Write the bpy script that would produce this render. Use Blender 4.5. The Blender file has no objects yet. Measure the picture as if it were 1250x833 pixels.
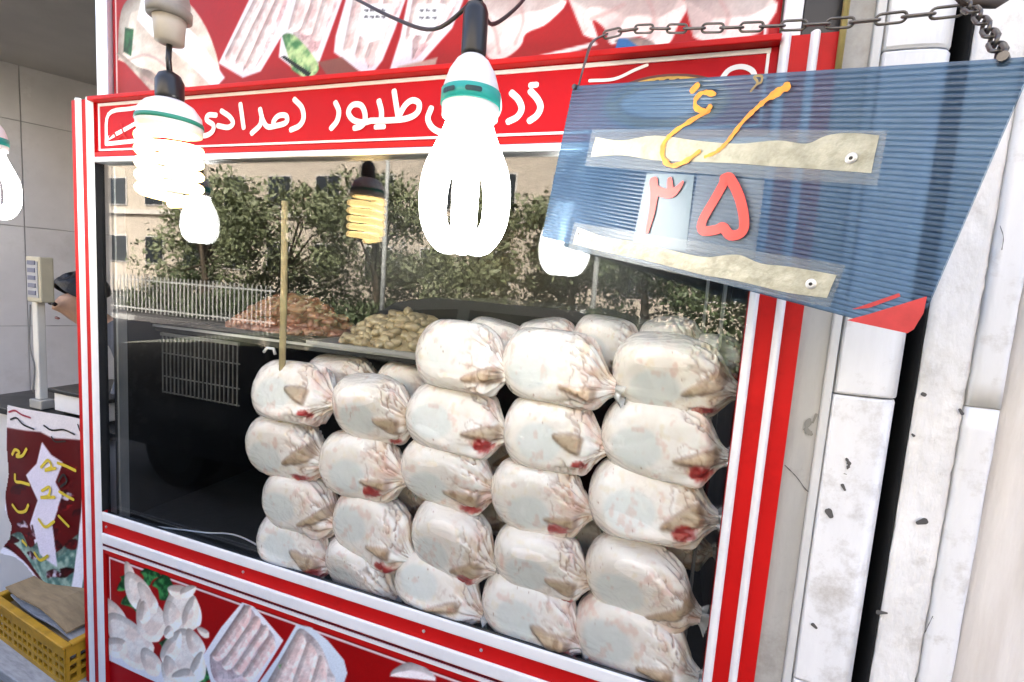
import bpy, bmesh, math, random
import numpy as np
from mathutils import Vector, Matrix
random.seed(7); RNG = np.random.default_rng(7)
sc = bpy.context.scene
col = sc.collection
rad = math.radians

# ------------------------------------------------------------------ camera
W0, H0, F0 = 1250.0, 833.0, 592.09
CX, CY = 625.0, 416.5
RX = np.array([0.9427609, 0.10018513, -0.31806418])
RY = np.array([0.32614206, -0.07816439, 0.94208369])
RZ = np.array([0.06952149, -0.99189378, -0.10636492])
R = np.stack([RX, RY, RZ])
CAM = np.array([0.0, -1.0, 1.6])
cd = bpy.data.cameras.new('camera'); co = bpy.data.objects.new('camera', cd); col.objects.link(co)
cd.sensor_width = 36; cd.lens = F0 / W0 * 36; cd.clip_start = 0.02; cd.clip_end = 500
M = Matrix.Identity(4)
for i in range(3):
    M[i][0] = R[i][0]; M[i][1] = -R[i][1]; M[i][2] = -R[i][2]; M[i][3] = CAM[i]
co.matrix_world = M
sc.camera = co

# ------------------------------------------------------------------ world, sun, exposure
SUN_EL, SUN_AZ = 48.0, 14.0          # sun stands behind the shop building
w = bpy.data.worlds.new('World'); sc.world = w; w.use_nodes = True
nt = w.node_tree; bg = nt.nodes['Background']
sky = nt.nodes.new('ShaderNodeTexSky'); sky.sky_type = 'NISHITA'; sky.sun_disc = False
sky.sun_elevation = rad(SUN_EL); sky.sun_rotation = rad(SUN_AZ); sky.dust_density = 6.0; sky.air_density = .7; sky.ozone_density = .4
nt.links.new(sky.outputs[0], bg.inputs[0]); bg.inputs[1].default_value = 0.15
sl = bpy.data.lights.new('sun', 'SUN'); sl.energy = 5.0; sl.angle = rad(0.5); sl.color = (1, .95, .87)
so = bpy.data.objects.new('sun', sl); col.objects.link(so)
sd = Vector((math.sin(rad(SUN_AZ)) * math.cos(rad(SUN_EL)), math.cos(rad(SUN_AZ)) * math.cos(rad(SUN_EL)), math.sin(rad(SUN_EL))))
so.rotation_euler = sd.to_track_quat('Z', 'Y').to_euler(); so.location = (0, 5, 12)
sc.view_settings.view_transform = 'Standard'; sc.view_settings.look = 'None'
sc.view_settings.gamma = 1; sc.view_settings.use_curve_mapping = False
sc.view_settings.exposure = 2.95
sc.render.engine = 'CYCLES'
sc.cycles.max_bounces = 10; sc.cycles.transparent_max_bounces = 16; sc.cycles.diffuse_bounces = 4
sc.cycles.sample_clamp_indirect = 6.0; sc.cycles.caustics_reflective = False; sc.cycles.caustics_refractive = False

# ------------------------------------------------------------------ helpers
def ray(px, py): return R @ np.array([px - CX, py - CY, F0])
def A(px, py, Y=0.0):
    d = ray(px, py); return CAM + d * ((Y + 1.0) / d[1])
def onpl(px, py, P, n):
    d = ray(px, py); return CAM + d * (((P - CAM) @ n) / (d @ n))
def s2l(c):
    c = np.asarray(c, float); return np.where(c <= .04045, c / 12.92, ((c + .055) / 1.055) ** 2.4)

MATS = {}
def mat(name, c, rough=.5, var=.12, scale=8, bump=0., bscale=60, metal=0., coat=0., spec=.5, stretch=None, c2=None, dirt=0., dscale=3., attr=None, sss=0., coatbump=0., alpha=None):
    if name in MATS: return MATS[name]
    m = bpy.data.materials.new(name); m.use_nodes = True; N = m.node_tree.nodes; Lk = m.node_tree.links
    b = N['Principled BSDF']; MATS[name] = m
    b.inputs['Roughness'].default_value = rough; b.inputs['Metallic'].default_value = metal
    b.inputs['Specular IOR Level'].default_value = spec
    b.inputs['Coat Weight'].default_value = coat; b.inputs['Coat Roughness'].default_value = .07
    tc = N.new('ShaderNodeTexCoord'); mp = N.new('ShaderNodeMapping'); Lk.new(tc.outputs['Object'], mp.inputs[0])
    if stretch: mp.inputs['Scale'].default_value = stretch
    nz = N.new('ShaderNodeTexNoise'); nz.inputs['Scale'].default_value = scale; nz.inputs['Detail'].default_value = 6; nz.inputs['Roughness'].default_value = .62
    Lk.new(mp.outputs[0], nz.inputs[0])
    c = list(c)
    c2 = list(c2) if c2 else [x * (1 - 2 * var) for x in c]
    rp = N.new('ShaderNodeValToRGB'); rp.color_ramp.elements[0].position = .3; rp.color_ramp.elements[1].position = .7
    rp.color_ramp.elements[0].color = (*c2, 1); rp.color_ramp.elements[1].color = (*c, 1)
    Lk.new(nz.outputs[0], rp.inputs[0]); out = rp.outputs[0]
    if attr:
        at = N.new('ShaderNodeAttribute'); at.attribute_name = attr
        mx = N.new('ShaderNodeMix'); mx.data_type = 'RGBA'; mx.blend_type = 'MULTIPLY'; mx.inputs[0].default_value = 1
        Lk.new(at.outputs['Color'], mx.inputs[6]); Lk.new(out, mx.inputs[7]); out = mx.outputs[2]
    if dirt:
        n2 = N.new('ShaderNodeTexNoise'); n2.inputs['Scale'].default_value = dscale; n2.inputs['Detail'].default_value = 9; n2.inputs['Roughness'].default_value = .72
        Lk.new(tc.outputs['Object'], n2.inputs[0])
        r2 = N.new('ShaderNodeValToRGB'); r2.color_ramp.elements[0].position = .53; r2.color_ramp.elements[1].position = .72
        r2.color_ramp.elements[0].color = (1, 1, 1, 1); r2.color_ramp.elements[1].color = (1 - dirt, 1 - dirt * 1.08, 1 - dirt * 1.2, 1)
        Lk.new(n2.outputs[0], r2.inputs[0])
        mx = N.new('ShaderNodeMix'); mx.data_type = 'RGBA'; mx.blend_type = 'MULTIPLY'; mx.inputs[0].default_value = 1
        Lk.new(out, mx.inputs[6]); Lk.new(r2.outputs[0], mx.inputs[7]); out = mx.outputs[2]
    Lk.new(out, b.inputs['Base Color'])
    rr = N.new('ShaderNodeMapRange'); rr.inputs[3].default_value = max(0.02, rough - .1); rr.inputs[4].default_value = min(1, rough + .12)
    Lk.new(nz.outputs[0], rr.inputs[0]); Lk.new(rr.outputs[0], b.inputs['Roughness'])
    if sss:
        b.inputs['Subsurface Weight'].default_value = sss; b.inputs['Subsurface Radius'].default_value = (.012, .006, .004); b.inputs['Subsurface Scale'].default_value = 1
    if bump:
        n3 = N.new('ShaderNodeTexNoise'); n3.inputs['Scale'].default_value = bscale; n3.inputs['Detail'].default_value = 5
        Lk.new(mp.outputs[0], n3.inputs[0])
        bp = N.new('ShaderNodeBump'); bp.inputs['Strength'].default_value = bump; bp.inputs['Distance'].default_value = .01
        Lk.new(n3.outputs[0], bp.inputs['Height']); Lk.new(bp.outputs[0], b.inputs['Normal'])
    if coatbump:
        wv = N.new('ShaderNodeTexNoise'); wv.inputs['Scale'].default_value = 16; wv.inputs['Detail'].default_value = 3; wv.inputs['Distortion'].default_value = 2.5
        mp2 = N.new('ShaderNodeMapping'); mp2.inputs['Scale'].default_value = (.7, 1.6, 1.6); Lk.new(tc.outputs['Object'], mp2.inputs[0]); Lk.new(mp2.outputs[0], wv.inputs[0])
        b2 = N.new('ShaderNodeBump'); b2.inputs['Strength'].default_value = coatbump; b2.inputs['Distance'].default_value = .03
        Lk.new(wv.outputs[0], b2.inputs['Height']); Lk.new(b2.outputs[0], b.inputs['Coat Normal'])
    return m

def emit(name, c, s):
    if name in MATS: return MATS[name]
    m = bpy.data.materials.new(name); m.use_nodes = True; N = m.node_tree.nodes
    b = N['Principled BSDF']; b.inputs['Base Color'].default_value = (.8, .8, .8, 1); b.inputs['Roughness'].default_value = .3
    b.inputs['Emission Color'].default_value = (*c, 1); b.inputs['Emission Strength'].default_value = s
    MATS[name] = m; return m

def glassy(name, tint, base, edge, rough=0.0, diff=0., dcol=(1, 1, 1)):
    """thin pane: tinted see-through plus a mirror share that grows towards grazing angles"""
    m = bpy.data.materials.new(name); m.use_nodes = True; N = m.node_tree.nodes; Lk = m.node_tree.links; N.clear()
    o = N.new('ShaderNodeOutputMaterial'); tr = N.new('ShaderNodeBsdfTransparent'); gl = N.new('ShaderNodeBsdfGlossy')
    tr.inputs[0].default_value = (*tint, 1); gl.inputs['Roughness'].default_value = rough
    lw = N.new('ShaderNodeLayerWeight'); lw.inputs[0].default_value = .5
    pw = N.new('ShaderNodeMath'); pw.operation = 'POWER'; pw.inputs[1].default_value = 3.5; Lk.new(lw.outputs['Facing'], pw.inputs[0])
    ml = N.new('ShaderNodeMath'); ml.operation = 'MULTIPLY_ADD'; ml.inputs[1].default_value = edge; ml.inputs[2].default_value = base; Lk.new(pw.outputs[0], ml.inputs[0])
    s = tr.outputs[0]
    if diff:
        df = N.new('ShaderNodeBsdfDiffuse'); df.inputs[0].default_value = (*dcol, 1)
        m0 = N.new('ShaderNodeMixShader'); m0.inputs[0].default_value = diff; Lk.new(s, m0.inputs[1]); Lk.new(df.outputs[0], m0.inputs[2]); s = m0.outputs[0]
    mx = N.new('ShaderNodeMixShader'); Lk.new(ml.outputs[0], mx.inputs[0]); Lk.new(s, mx.inputs[1]); Lk.new(gl.outputs[0], mx.inputs[2])
    Lk.new(mx.outputs[0], o.inputs[0]); MATS[name] = m; return m

def tag(o, label=None, cat=None, group=None, kind=None):
    if label: o['label'] = label
    if cat: o['category'] = cat
    if group: o['group'] = group
    if kind: o['kind'] = kind
    return o
def empty(name, loc=(0, 0, 0), rz=0., **k):
    o = bpy.data.objects.new(name, None); col.objects.link(o); o.location = loc; o.rotation_euler = (0, 0, rz); o.empty_display_size = .05
    return tag(o, **k)
def link(name, me, m=None, parent=None, smooth=False, **k):
    o = bpy.data.objects.new(name, me); col.objects.link(o)
    if m is not None and not me.materials: me.materials.append(m)
    if parent is not None:
        o.parent = parent
        if not k.pop('local', False):
            bpy_mw = Matrix.LocRotScale(parent.location, parent.rotation_euler, parent.scale) if parent.parent is None else Matrix.Identity(4)
            o.matrix_parent_inverse = bpy_mw.inverted()
    else: k.pop('local', None)
    if smooth: me.polygons.foreach_set('use_smooth', [True] * len(me.polygons))
    return tag(o, **k)

class MB:
    def __init__(s): s.v = []; s.f = []
    def add(s, vs, fs):
        n = len(s.v); s.v += [tuple(map(float, v)) for v in vs]; s.f += [tuple(i + n for i in f) for f in fs]; return s
    def box(s, x0, x1, y0, y1, z0, z1, b=0.):
        if x0 > x1: x0, x1 = x1, x0
        if y0 > y1: y0, y1 = y1, y0
        if z0 > z1: z0, z1 = z1, z0
        if not b:
            vs = [(x, y, z) for x in (x0, x1) for y in (y0, y1) for z in (z0, z1)]
            return s.add(vs, [(0, 1, 3, 2), (4, 6, 7, 5), (0, 4, 5, 1), (2, 3, 7, 6), (0, 2, 6, 4), (1, 5, 7, 3)])
        bm = bmesh.new(); bmesh.ops.create_cube(bm, size=1)
        bmesh.ops.scale(bm, verts=bm.verts, vec=(x1 - x0, y1 - y0, z1 - z0)); bmesh.ops.translate(bm, verts=bm.verts, vec=((x0 + x1) / 2, (y0 + y1) / 2, (z0 + z1) / 2))
        bmesh.ops.bevel(bm, geom=bm.edges[:], offset=b, segments=2, affect='EDGES', profile=.5)
        bm.verts.index_update(); s.add([v.co[:] for v in bm.verts], [[v.index for v in f.verts] for f in bm.faces]); bm.free(); return s
    def tube(s, pts, r, n=8, cap=True, closed=False):
        pts = [np.array(p, float) for p in pts]; k = len(pts); rs = r if isinstance(r, (list, tuple, np.ndarray)) else [r] * k
        vs = []; up = None
        for i, p in enumerate(pts):
            a = pts[(i - 1) % k] if (i > 0 or closed) else p; c = pts[(i + 1) % k] if (i < k - 1 or closed) else p
            t = c - a; t = t / (np.linalg.norm(t) + 1e-12)
            if up is None: up = np.array([0, 0, 1.]) if abs(t[2]) < .9 else np.array([1., 0, 0])
            u = up - t * (up @ t); u /= np.linalg.norm(u) + 1e-12; v = np.cross(t, u); up = u
            for j in range(n):
                q = 2 * math.pi * j / n; vs.append(p + rs[i] * (math.cos(q) * u + math.sin(q) * v))
        fs = []
        for i in range(k if closed else k - 1):
            for j in range(n):
                a = i * n + j; b_ = i * n + (j + 1) % n; i2 = (i + 1) % k
                fs.append((a, b_, i2 * n + (j + 1) % n, i2 * n + j))
        if cap and not closed: fs += [tuple(range(n))[::-1], tuple((k - 1) * n + j for j in range(n))]
        return s.add(vs, fs)
    def lathe(s, prof, c=(0, 0, 0), n=24):
        vs = []; fs = []; k = len(prof)
        for r_, z in prof:
            for j in range(n):
                q = 2 * math.pi * j / n; vs.append((c[0] + r_ * math.cos(q), c[1] + r_ * math.sin(q), c[2] + z))
        for i in range(k - 1):
            for j in range(n): fs.append((i * n + j, i * n + (j + 1) % n, (i + 1) * n + (j + 1) % n, (i + 1) * n + j))
        fs += [tuple(range(n))[::-1], tuple((k - 1) * n + j for j in range(n))]
        return s.add(vs, fs)
    def mesh(s, name='mesh'):
        me = bpy.data.meshes.new(name); me.from_pydata(s.v, [], s.f); me.update()
        bm = bmesh.new(); bm.from_mesh(me); bmesh.ops.recalc_face_normals(bm, faces=bm.faces); bm.to_mesh(me); bm.free(); return me
    def build(s, name, m, parent=None, smooth=False, **k): return link(name, s.mesh(name), m, parent, smooth, **k)
def box(name, m, parent, *d, b=0., **k): return MB().box(*d, b=b).build(name, m, parent, **k)
def shade_auto(o, ang=40):
    me = o.data; bm = bmesh.new(); bm.from_mesh(me)
    for f in bm.faces: f.smooth = True
    for e in bm.edges: e.smooth = not (len(e.link_faces) == 2 and e.calc_face_angle(0) > rad(ang))
    bm.to_mesh(me); bm.free(); return o

def catmull(P, k=6):
    P = [np.array(p, float) for p in P]
    if len(P) < 3: return P
    Q = [2 * P[0] - P[1]] + P + [2 * P[-1] - P[-2]]; o = []
    for i in range(1, len(Q) - 2):
        for j in range(k):
            t = j / k; a, b, c, d = Q[i - 1:i + 3]
            o.append(.5 * ((2 * b) + (c - a) * t + (2 * a - 5 * b + 4 * c - d) * t * t + (-a + 3 * b - 3 * c + d) * t ** 3))
    o.append(P[-1]); return o
def stroke_mb(pts3, wd, nrm, lift=.0, mb=None, k=5, rough=0.):
    """flat painted stroke with round ends lying on a surface with normal nrm"""
    mb = mb or MB(); nrm = np.array(nrm) / np.linalg.norm(nrm)
    w_ = [wd] * len(pts3) if not isinstance(wd, (list, tuple)) else wd
    P4 = catmull([np.append(p, q) for p, q in zip(pts3, w_)], k) if len(pts3) > 2 else [np.append(p, q) for p, q in zip(pts3, w_)]
    top = []; L_ = []; Rr = []; n = len(P4)
    for i in range(n):
        a = P4[max(0, i - 1)][:3]; c = P4[min(n - 1, i + 1)][:3]; t = (c - a) / (np.linalg.norm(c - a) + 1e-9)
        s = np.cross(nrm, t); p = P4[i][:3] + nrm * (lift + 4e-5 * i); ww = P4[i][3] / 2 * (1 + rough * random.uniform(-1, 1))
        if i == 0:
            for q in (150, 120): L_.append(p + ww * (s * math.sin(rad(q)) + t * math.cos(rad(q)))); Rr.append(p + ww * (-s * math.sin(rad(q)) + t * math.cos(rad(q))))
        L_.append(p + s * ww); Rr.append(p - s * ww)
        if i == n - 1:
            for q in (60, 30): L_.append(p + ww * (s * math.sin(rad(q)) + t * math.cos(rad(q)))); Rr.append(p + ww * (-s * math.sin(rad(q)) + t * math.cos(rad(q))))
    m_ = len(L_); vs = []
    for p in L_: vs += [p]
    for p in Rr: vs += [p]
    mb.add(vs, [(i, i + 1, m_ + i + 1, m_ + i) for i in range(m_ - 1)])
    return mb

# value noise for prints and skins
def vnoise(x, y, z=0., seed=0):
    x = np.asarray(x, float); y = np.asarray(y, float); z = np.zeros_like(x) + z
    xi, yi, zi = np.floor(x).astype(int), np.floor(y).astype(int), np.floor(z).astype(int)
    fx, fy, fz = x - xi, y - yi, z - zi
    fx, fy, fz = [q * q * (3 - 2 * q) for q in (fx, fy, fz)]
    def h(a, b, c):
        n = (a * 374761393 + b * 668265263 + c * 2147483647 + seed * 974634777) & 0xffffffff
        n = ((n ^ (n >> 13)) * 1274126177) & 0xffffffff
        return ((n ^ (n >> 16)) & 0xffff) / 65535.
    o = 0
    for a in (0, 1):
        for b in (0, 1):
            for c in (0, 1):
                o = o + h(xi + a, yi + b, zi + c) * (fx if a else 1 - fx) * (fy if b else 1 - fy) * (fz if c else 1 - fz)
    return o
def fbm(x, y, z=0., seed=0, o=4):
    s = 0; a = .5
    for i in range(o): s = s + a * vnoise(np.asarray(x) * 2 ** i, np.asarray(y) * 2 ** i, np.asarray(z) * 2 ** i, seed + i); a *= .5
    return s / (1 - .5 ** o)
def smooth(a, b, x): t = np.clip((x - a) / (b - a), 0, 1); return t * t * (3 - 2 * t)

class Print:
    """a flat printed sheet: colours laid out in the sheet's own plane (x, z)"""
    def __init__(s, x0, x1, z0, z1, cell, bgc):
        s.nx = int((x1 - x0) / cell) + 1; s.nz = int((z1 - z0) / cell) + 1
        s.X, s.Z = np.meshgrid(np.linspace(x0, x1, s.nx), np.linspace(z0, z1, s.nz))
        s.C = np.zeros((s.nz, s.nx, 3)) + np.array(bgc)
        s.C *= (.94 + .12 * fbm(s.X * 12, s.Z * 12, seed=3))[..., None]
    def dist(s, poly):
        P = np.array(poly); ins = np.zeros_like(s.X, bool); d = np.full_like(s.X, 9.)
        for i in range(len(P)):
            a, b = P[i], P[(i + 1) % len(P)]
            cnd = ((a[1] > s.Z) != (b[1] > s.Z)); dz = b[1] - a[1]
            if abs(dz) > 1e-12: ins ^= cnd & (s.X < (b[0] - a[0]) * (s.Z - a[1]) / dz + a[0])
            e = b - a; t = np.clip(((s.X - a[0]) * e[0] + (s.Z - a[1]) * e[1]) / (e @ e + 1e-12), 0, 1)
            d = np.minimum(d, np.hypot(s.X - a[0] - t * e[0], s.Z - a[1] - t * e[1]))
        return np.where(ins, d, -d)
    def fill(s, poly, c, soft=.002):
        m = smooth(-soft, soft, s.dist(poly))[..., None]; s.C = s.C * (1 - m) + np.array(c) * m
    def meat(s, poly, c, c2, k=.03, nf=40, seed=0, lines=0.):
        P_ = [np.array(p) for p in poly]; poly = catmull(P_[-2:] + P_ + P_[:2], 4)[8:-12] if len(P_) > 4 else poly
        d = s.dist(poly); m = smooth(-.002, .003, d)[..., None]
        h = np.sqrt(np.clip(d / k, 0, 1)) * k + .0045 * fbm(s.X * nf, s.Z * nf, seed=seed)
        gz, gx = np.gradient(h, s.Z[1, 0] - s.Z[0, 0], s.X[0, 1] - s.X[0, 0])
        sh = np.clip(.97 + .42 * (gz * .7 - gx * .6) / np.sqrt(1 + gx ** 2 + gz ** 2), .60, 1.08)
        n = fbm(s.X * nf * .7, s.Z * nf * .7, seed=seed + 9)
        n = smooth(.3, .7, n)
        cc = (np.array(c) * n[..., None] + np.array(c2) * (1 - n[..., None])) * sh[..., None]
        if lines: 
            l = np.abs(fbm(s.X * nf * .8, s.Z * nf * .8, seed=seed + 20) - .5); cc *= (1 - lines * (1 - smooth(0, .05, l)))[..., None]
        s.C = s.C * (1 - m) + cc * m
    def line(s, pts, wd, c, a=.7):
        P = catmull([np.array(p) for p in pts], 5); d = np.full_like(s.X, 9.)
        for p, q in zip(P[:-1], P[1:]):
            e = q - p; t = np.clip(((s.X - p[0]) * e[0] + (s.Z - p[1]) * e[1]) / (e @ e + 1e-12), 0, 1); d = np.minimum(d, np.hypot(s.X - p[0] - t * e[0], s.Z - p[1] - t * e[1]))
        m = (a * smooth(wd, wd * .15, d))[..., None]; s.C = s.C * (1 - m) + np.array(c) * m
    def build(s, name, m, parent, fn, keep=None, **k):
        vs = fn(s.X.ravel(), s.Z.ravel()); nx = s.nx
        i, j = np.meshgrid(np.arange(s.nz - 1), np.arange(nx - 1), indexing='ij'); a = (i * nx + j).ravel()
        fs = np.stack([a, a + 1, a + nx + 1, a + nx], 1)
        if keep is not None: fs = fs[(s.dist(keep) > 0).ravel()[fs[:, 0]]]
        me = bpy.data.meshes.new(name); me.from_pydata(vs.tolist(), [], fs.tolist()); me.update()
        ca = me.color_attributes.new('Col', 'FLOAT_COLOR', 'POINT')
        c4 = np.ones((len(vs), 4), np.float32); c4[:, :3] = s2l(np.clip(s.C * RNG.normal(1, .016, s.X.shape)[..., None], 0, 1)).reshape(-1, 3); ca.data.foreach_set('color', c4.ravel())
        return link(name, me, m, parent, **k)

GROUND = -.12
# ------------------------------------------------------------------ materials
red = mat('red_paint', (.54, .008, .008), .42, .08, 5, spec=.18, dirt=.18, dscale=9)
red2 = mat('red_vinyl', (.48, .004, .010), .5, .1, 6, spec=.15)
white = mat('white_trim', (.80, .80, .80), .35, .04, 6, dirt=.12, dscale=7)
alu = mat('aluminium', (.72, .73, .74), .33, .08, 20, metal=.75, stretch=(1, 1, .05))
cream_line = mat('white_print', (.85, .82, .80), .4, .04)
blackp = mat('black_paint', (.006, .006, .007), .35, .2, 10)
dark = mat('dark_metal', (.010, .011, .012), .5, .3, 12, bump=.1)
blackplastic = mat('black_plastic', (.012, .012, .013), .35, .2)
steel = mat('dull_steel', (.22, .20, .18), .4, .3, 30, metal=.9)
greymetal = mat('grey_metal', (.43, .42, .39), .5, .08, 9, bump=.08, dirt=.35, dscale=6, stretch=(3, 3, .6))
plaster = mat('white_stone', (.83, .82, .80), .6, .10, 14, bump=.5, bscale=55, dirt=.42, dscale=9, stretch=(1, 1, .5))
smoothstone = mat('smooth_stone', (.80, .80, .80), .45, .06, 8, bump=.1, dirt=.42, dscale=8, stretch=(2, 2, .4))
brownstone = mat('travertine', (.74, .70, .66), .6, .2, 9, c2=(.58, .53, .48), bump=.3, bscale=30, stretch=(3, 3, .35))
tilem = mat('grey_tile', (.60, .58, .58), .22, .06, 5, dirt=.14, dscale=4)
groutm = mat('grout', (.40, .39, .38), .8)
printm = mat('printed_vinyl', (1, 1, 1), .42, .03, 4, attr='Col', spec=.25)
skinm = mat('bagged_skin', (1, 1, 1), .42, .03, 25, attr='Col', sss=.12, coat=1.0, coatbump=.55, bump=.08, bscale=90)
filmm = glassy('bag_film', (.92, .93, .95), .12, .6, .15, diff=.45, dcol=(.8, .8, .78))
glass = glassy('case_glass', (.97, .98, .975), .058, .5)
wood = mat('pale_wood', (.52, .42, .22), .6, .15, 14, stretch=(6, 6, .5))

# ------------------------------------------------------------------ ground, street and the unseen building block that shades the shop
def struct(name, m, *d, **k): return box(name, m, None, *d, kind='structure', **k)
asph = mat('asphalt', (.042, .042, .045), .85, .2, 40, bump=.4, bscale=200)
pave = mat('pavement', (.075, .073, .072), .8, .15, 12, bump=.2)
struct('ground', mat('earth', (.22, .2, .16), .9, .2, 3), -120, 120, -120, 60, GROUND - .6, GROUND - .16)
struct('pavement', pave, -40, 40, -3.2, 8, GROUND - .3, GROUND)
struct('road', asph, -120, 120, -10, -3.2, GROUND - .5, GROUND - .14)
fp = struct('far_pavement', pave, -60, 60, -16, -10, GROUND - .5, GROUND)
for s_, y0 in ((0, -3.32), (1, -10.0)):
    struct('kerb', mat('kerb_stone', (.42, .41, .39), .8, .1), -60, 60, y0 - (0 if s_ == 0 else 0), y0 + .12, GROUND - .4, GROUND + .01)
for i in range(9):
    x = -28 + i * 6
    tag(box('lane_dash', mat('road_paint', (.75, .74, .7), .7), None, x, x + 2.6, -6.7, -6.58, GROUND - .139, GROUND - .136), kind='structure')

# unseen upper floors, added tall to keep the sun off the shop front
bl = empty('sun_block_building', (-1, .3, 2.72), label='unseen pale plastered building block added to keep sun off the shop front', cat='building')
wallp = mat('facade_plaster', (.62, .58, .52), .8, .08, 3, bump=.1)
box('wall', wallp, bl, -14, 10, .03, 7, 2.72, 11.2)
for i in range(5):
    x = -7.5 + i * 2.7
    wn = box('window', mat('dark_window', (.03, .035, .04), .1), bl, x, x + 1.3, -.01, .028, 4.2, 5.7)
box('cornice', wallp, bl, -14.2, 10.2, -.1, .029, 11.0, 11.35)
# ------------------------------------------------------------------ shop room left of the case
WD = np.array([0.42377888, 0.90562472, 0.0]); WD /= np.linalg.norm(WD); WP = A(0, 300, .8); WN = np.cross(WD, [0, 0, 1.])   # points to the room
def wallpt(s, z, off=0.): p = WP + WD * s + WN * off; return (p[0], p[1], z)
sw = MB()
s0, s1 = -1.2, 2.3
vs = [wallpt(s, z, o) for s in (s0, s1) for z in (GROUND, 3.02) for o in (-.12, 0)]
sw.add(vs, [(0, 1, 3, 2), (4, 6, 7, 5), (0, 4, 5, 1), (2, 3, 7, 6), (0, 2, 6, 4), (1, 5, 7, 3)])
sw = sw.build('shop_wall', groutm, None, kind='structure')
zs = [GROUND, .535, 1.157, 1.772, 2.398, 3.015]; ss = [-1.2, -.5, .108, .72, 1.4, 2.3]
for i in range(5):
    for j in range(5):
        g = .0025; o_ = .006 + random.uniform(0, .0025); tmb = MB()
        c = [wallpt(s, z, o) for o in (.0005, o_) for (s, z) in ((ss[j] + g, zs[i] + g), (ss[j + 1] - g, zs[i] + g), (ss[j + 1] - g, zs[i + 1] - g), (ss[j] + g, zs[i + 1] - g))]
        tmb.add(c, [(4, 5, 6, 7), (0, 1, 5, 4), (1, 2, 6, 5), (2, 3, 7, 6), (3, 0, 4, 7)])
        tmb.build('tile', tilem, sw)
struct('shop_ceiling', mat('ceiling_grey', (.26, .255, .25), .8, .1), -6.5, -1.72, .035, 3.4, 3.03, 3.12)
struct('shop_back_wall', mat('shop_back', (.5, .49, .48), .7, .06), -6.5, 1.2, 3.0, 3.15, GROUND, 3.02)
struct('shop_floor', mat('shop_floor', (.3, .29, .28), .5, .15, 6), -6.5, 1.2, .0, 3.0, GROUND + .001, GROUND + .012)

# ------------------------------------------------------------------ the display case
case = empty('display_case', (-.78, .3, GROUND), label='red and white glass fronted poultry display case with printed panels', cat='display case')
XL, XR, ZB, ZT = -1.668, .119, .795, 1.884
def case_box(name, m, *d, **k): return box(name, m, case, *d, **k)
# posts: stripes red/white run the full height, white strips stand proud
def post(xs, ztop):
    # xs: inner edge -> outward edges of white, red, white, red
    x = sorted((xs[0], xs[-1]))
    p = case_box('post', red, x[0], x[1], -.012, .0035, GROUND, ztop, b=.001)
    box('post_core', dark, p, x[0] + .001, x[1] - .001, .0036, .0134, GROUND, ztop - .001)
    for a, b_ in ((xs[0], xs[1]), (xs[2], xs[3])):
        a, b_ = sorted((a, b_)); q = MB(); n = 6
        vs = []
        for z in (GROUND, ztop + .002):
            for i in range(n + 1):
                t = i / n; vs.append((a + (b_ - a) * t, -.013 - .009 * math.sin(math.pi * t) ** .7, z))
        q.add(vs, [(i, i + 1, n + 2 + i, n + 1 + i) for i in range(n)] + [tuple(range(n + 1)), tuple(range(2 * n + 1, n, -1))])
        o = q.build('trim_strip', white, p, smooth=False); shade_auto(o, 50)
case_box('inner_edge', dark, XL, XL + .0025, -.0135, .0036, .8075, 1.8835)
post((XL, XL - .030, XL - .052, XL - .075, XL - .100), 2.066)
post((XR + .0005, XR + .017, XR + .046, XR + .061, XR + .091), 2.068)
# header
hd = case_box('header_board', red2, XL, XR, -.006, .05, 1.912, 2.0655)
for a, b_ in ((2.044, 2.052), (1.9185, 1.9235)):
    box('border_line', cream_line, hd, XL + .012, XR - .012, -.0085, -.0055, a, b_)
for x in (XL + .012, XR - .018): box('border_line', cream_line, hd, x, x + .005, -.0085, -.0055, 1.924, 2.0435)
case_box('header_lip', red, XL, XR, -.03, -.0065, 2.054, 2.0658, b=.002)
case_box('header_lip', red, XL, XR, -.014, -.0065, 1.9005, 1.914, b=.002)
rl = case_box('top_rail', alu, XL, XR, -.016, .03, 1.884, 1.9003, b=.003)
def hp(px, py): return A(px, py, -.006)
NF = np.array([0, -1., 0])
def lines3(fn, strokes, wd, nrm, lift, name, m, parent, rough=0., k=5):
    mb = MB()
    for st in strokes:
        ww = wd
        if isinstance(st, tuple) and isinstance(st[0], list): st, ww = st
        stroke_mb([fn(*p) for p in st], ww, nrm, lift, mb, k=k, rough=rough); lift += .00006
    return mb.build(name, m, parent)
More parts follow.
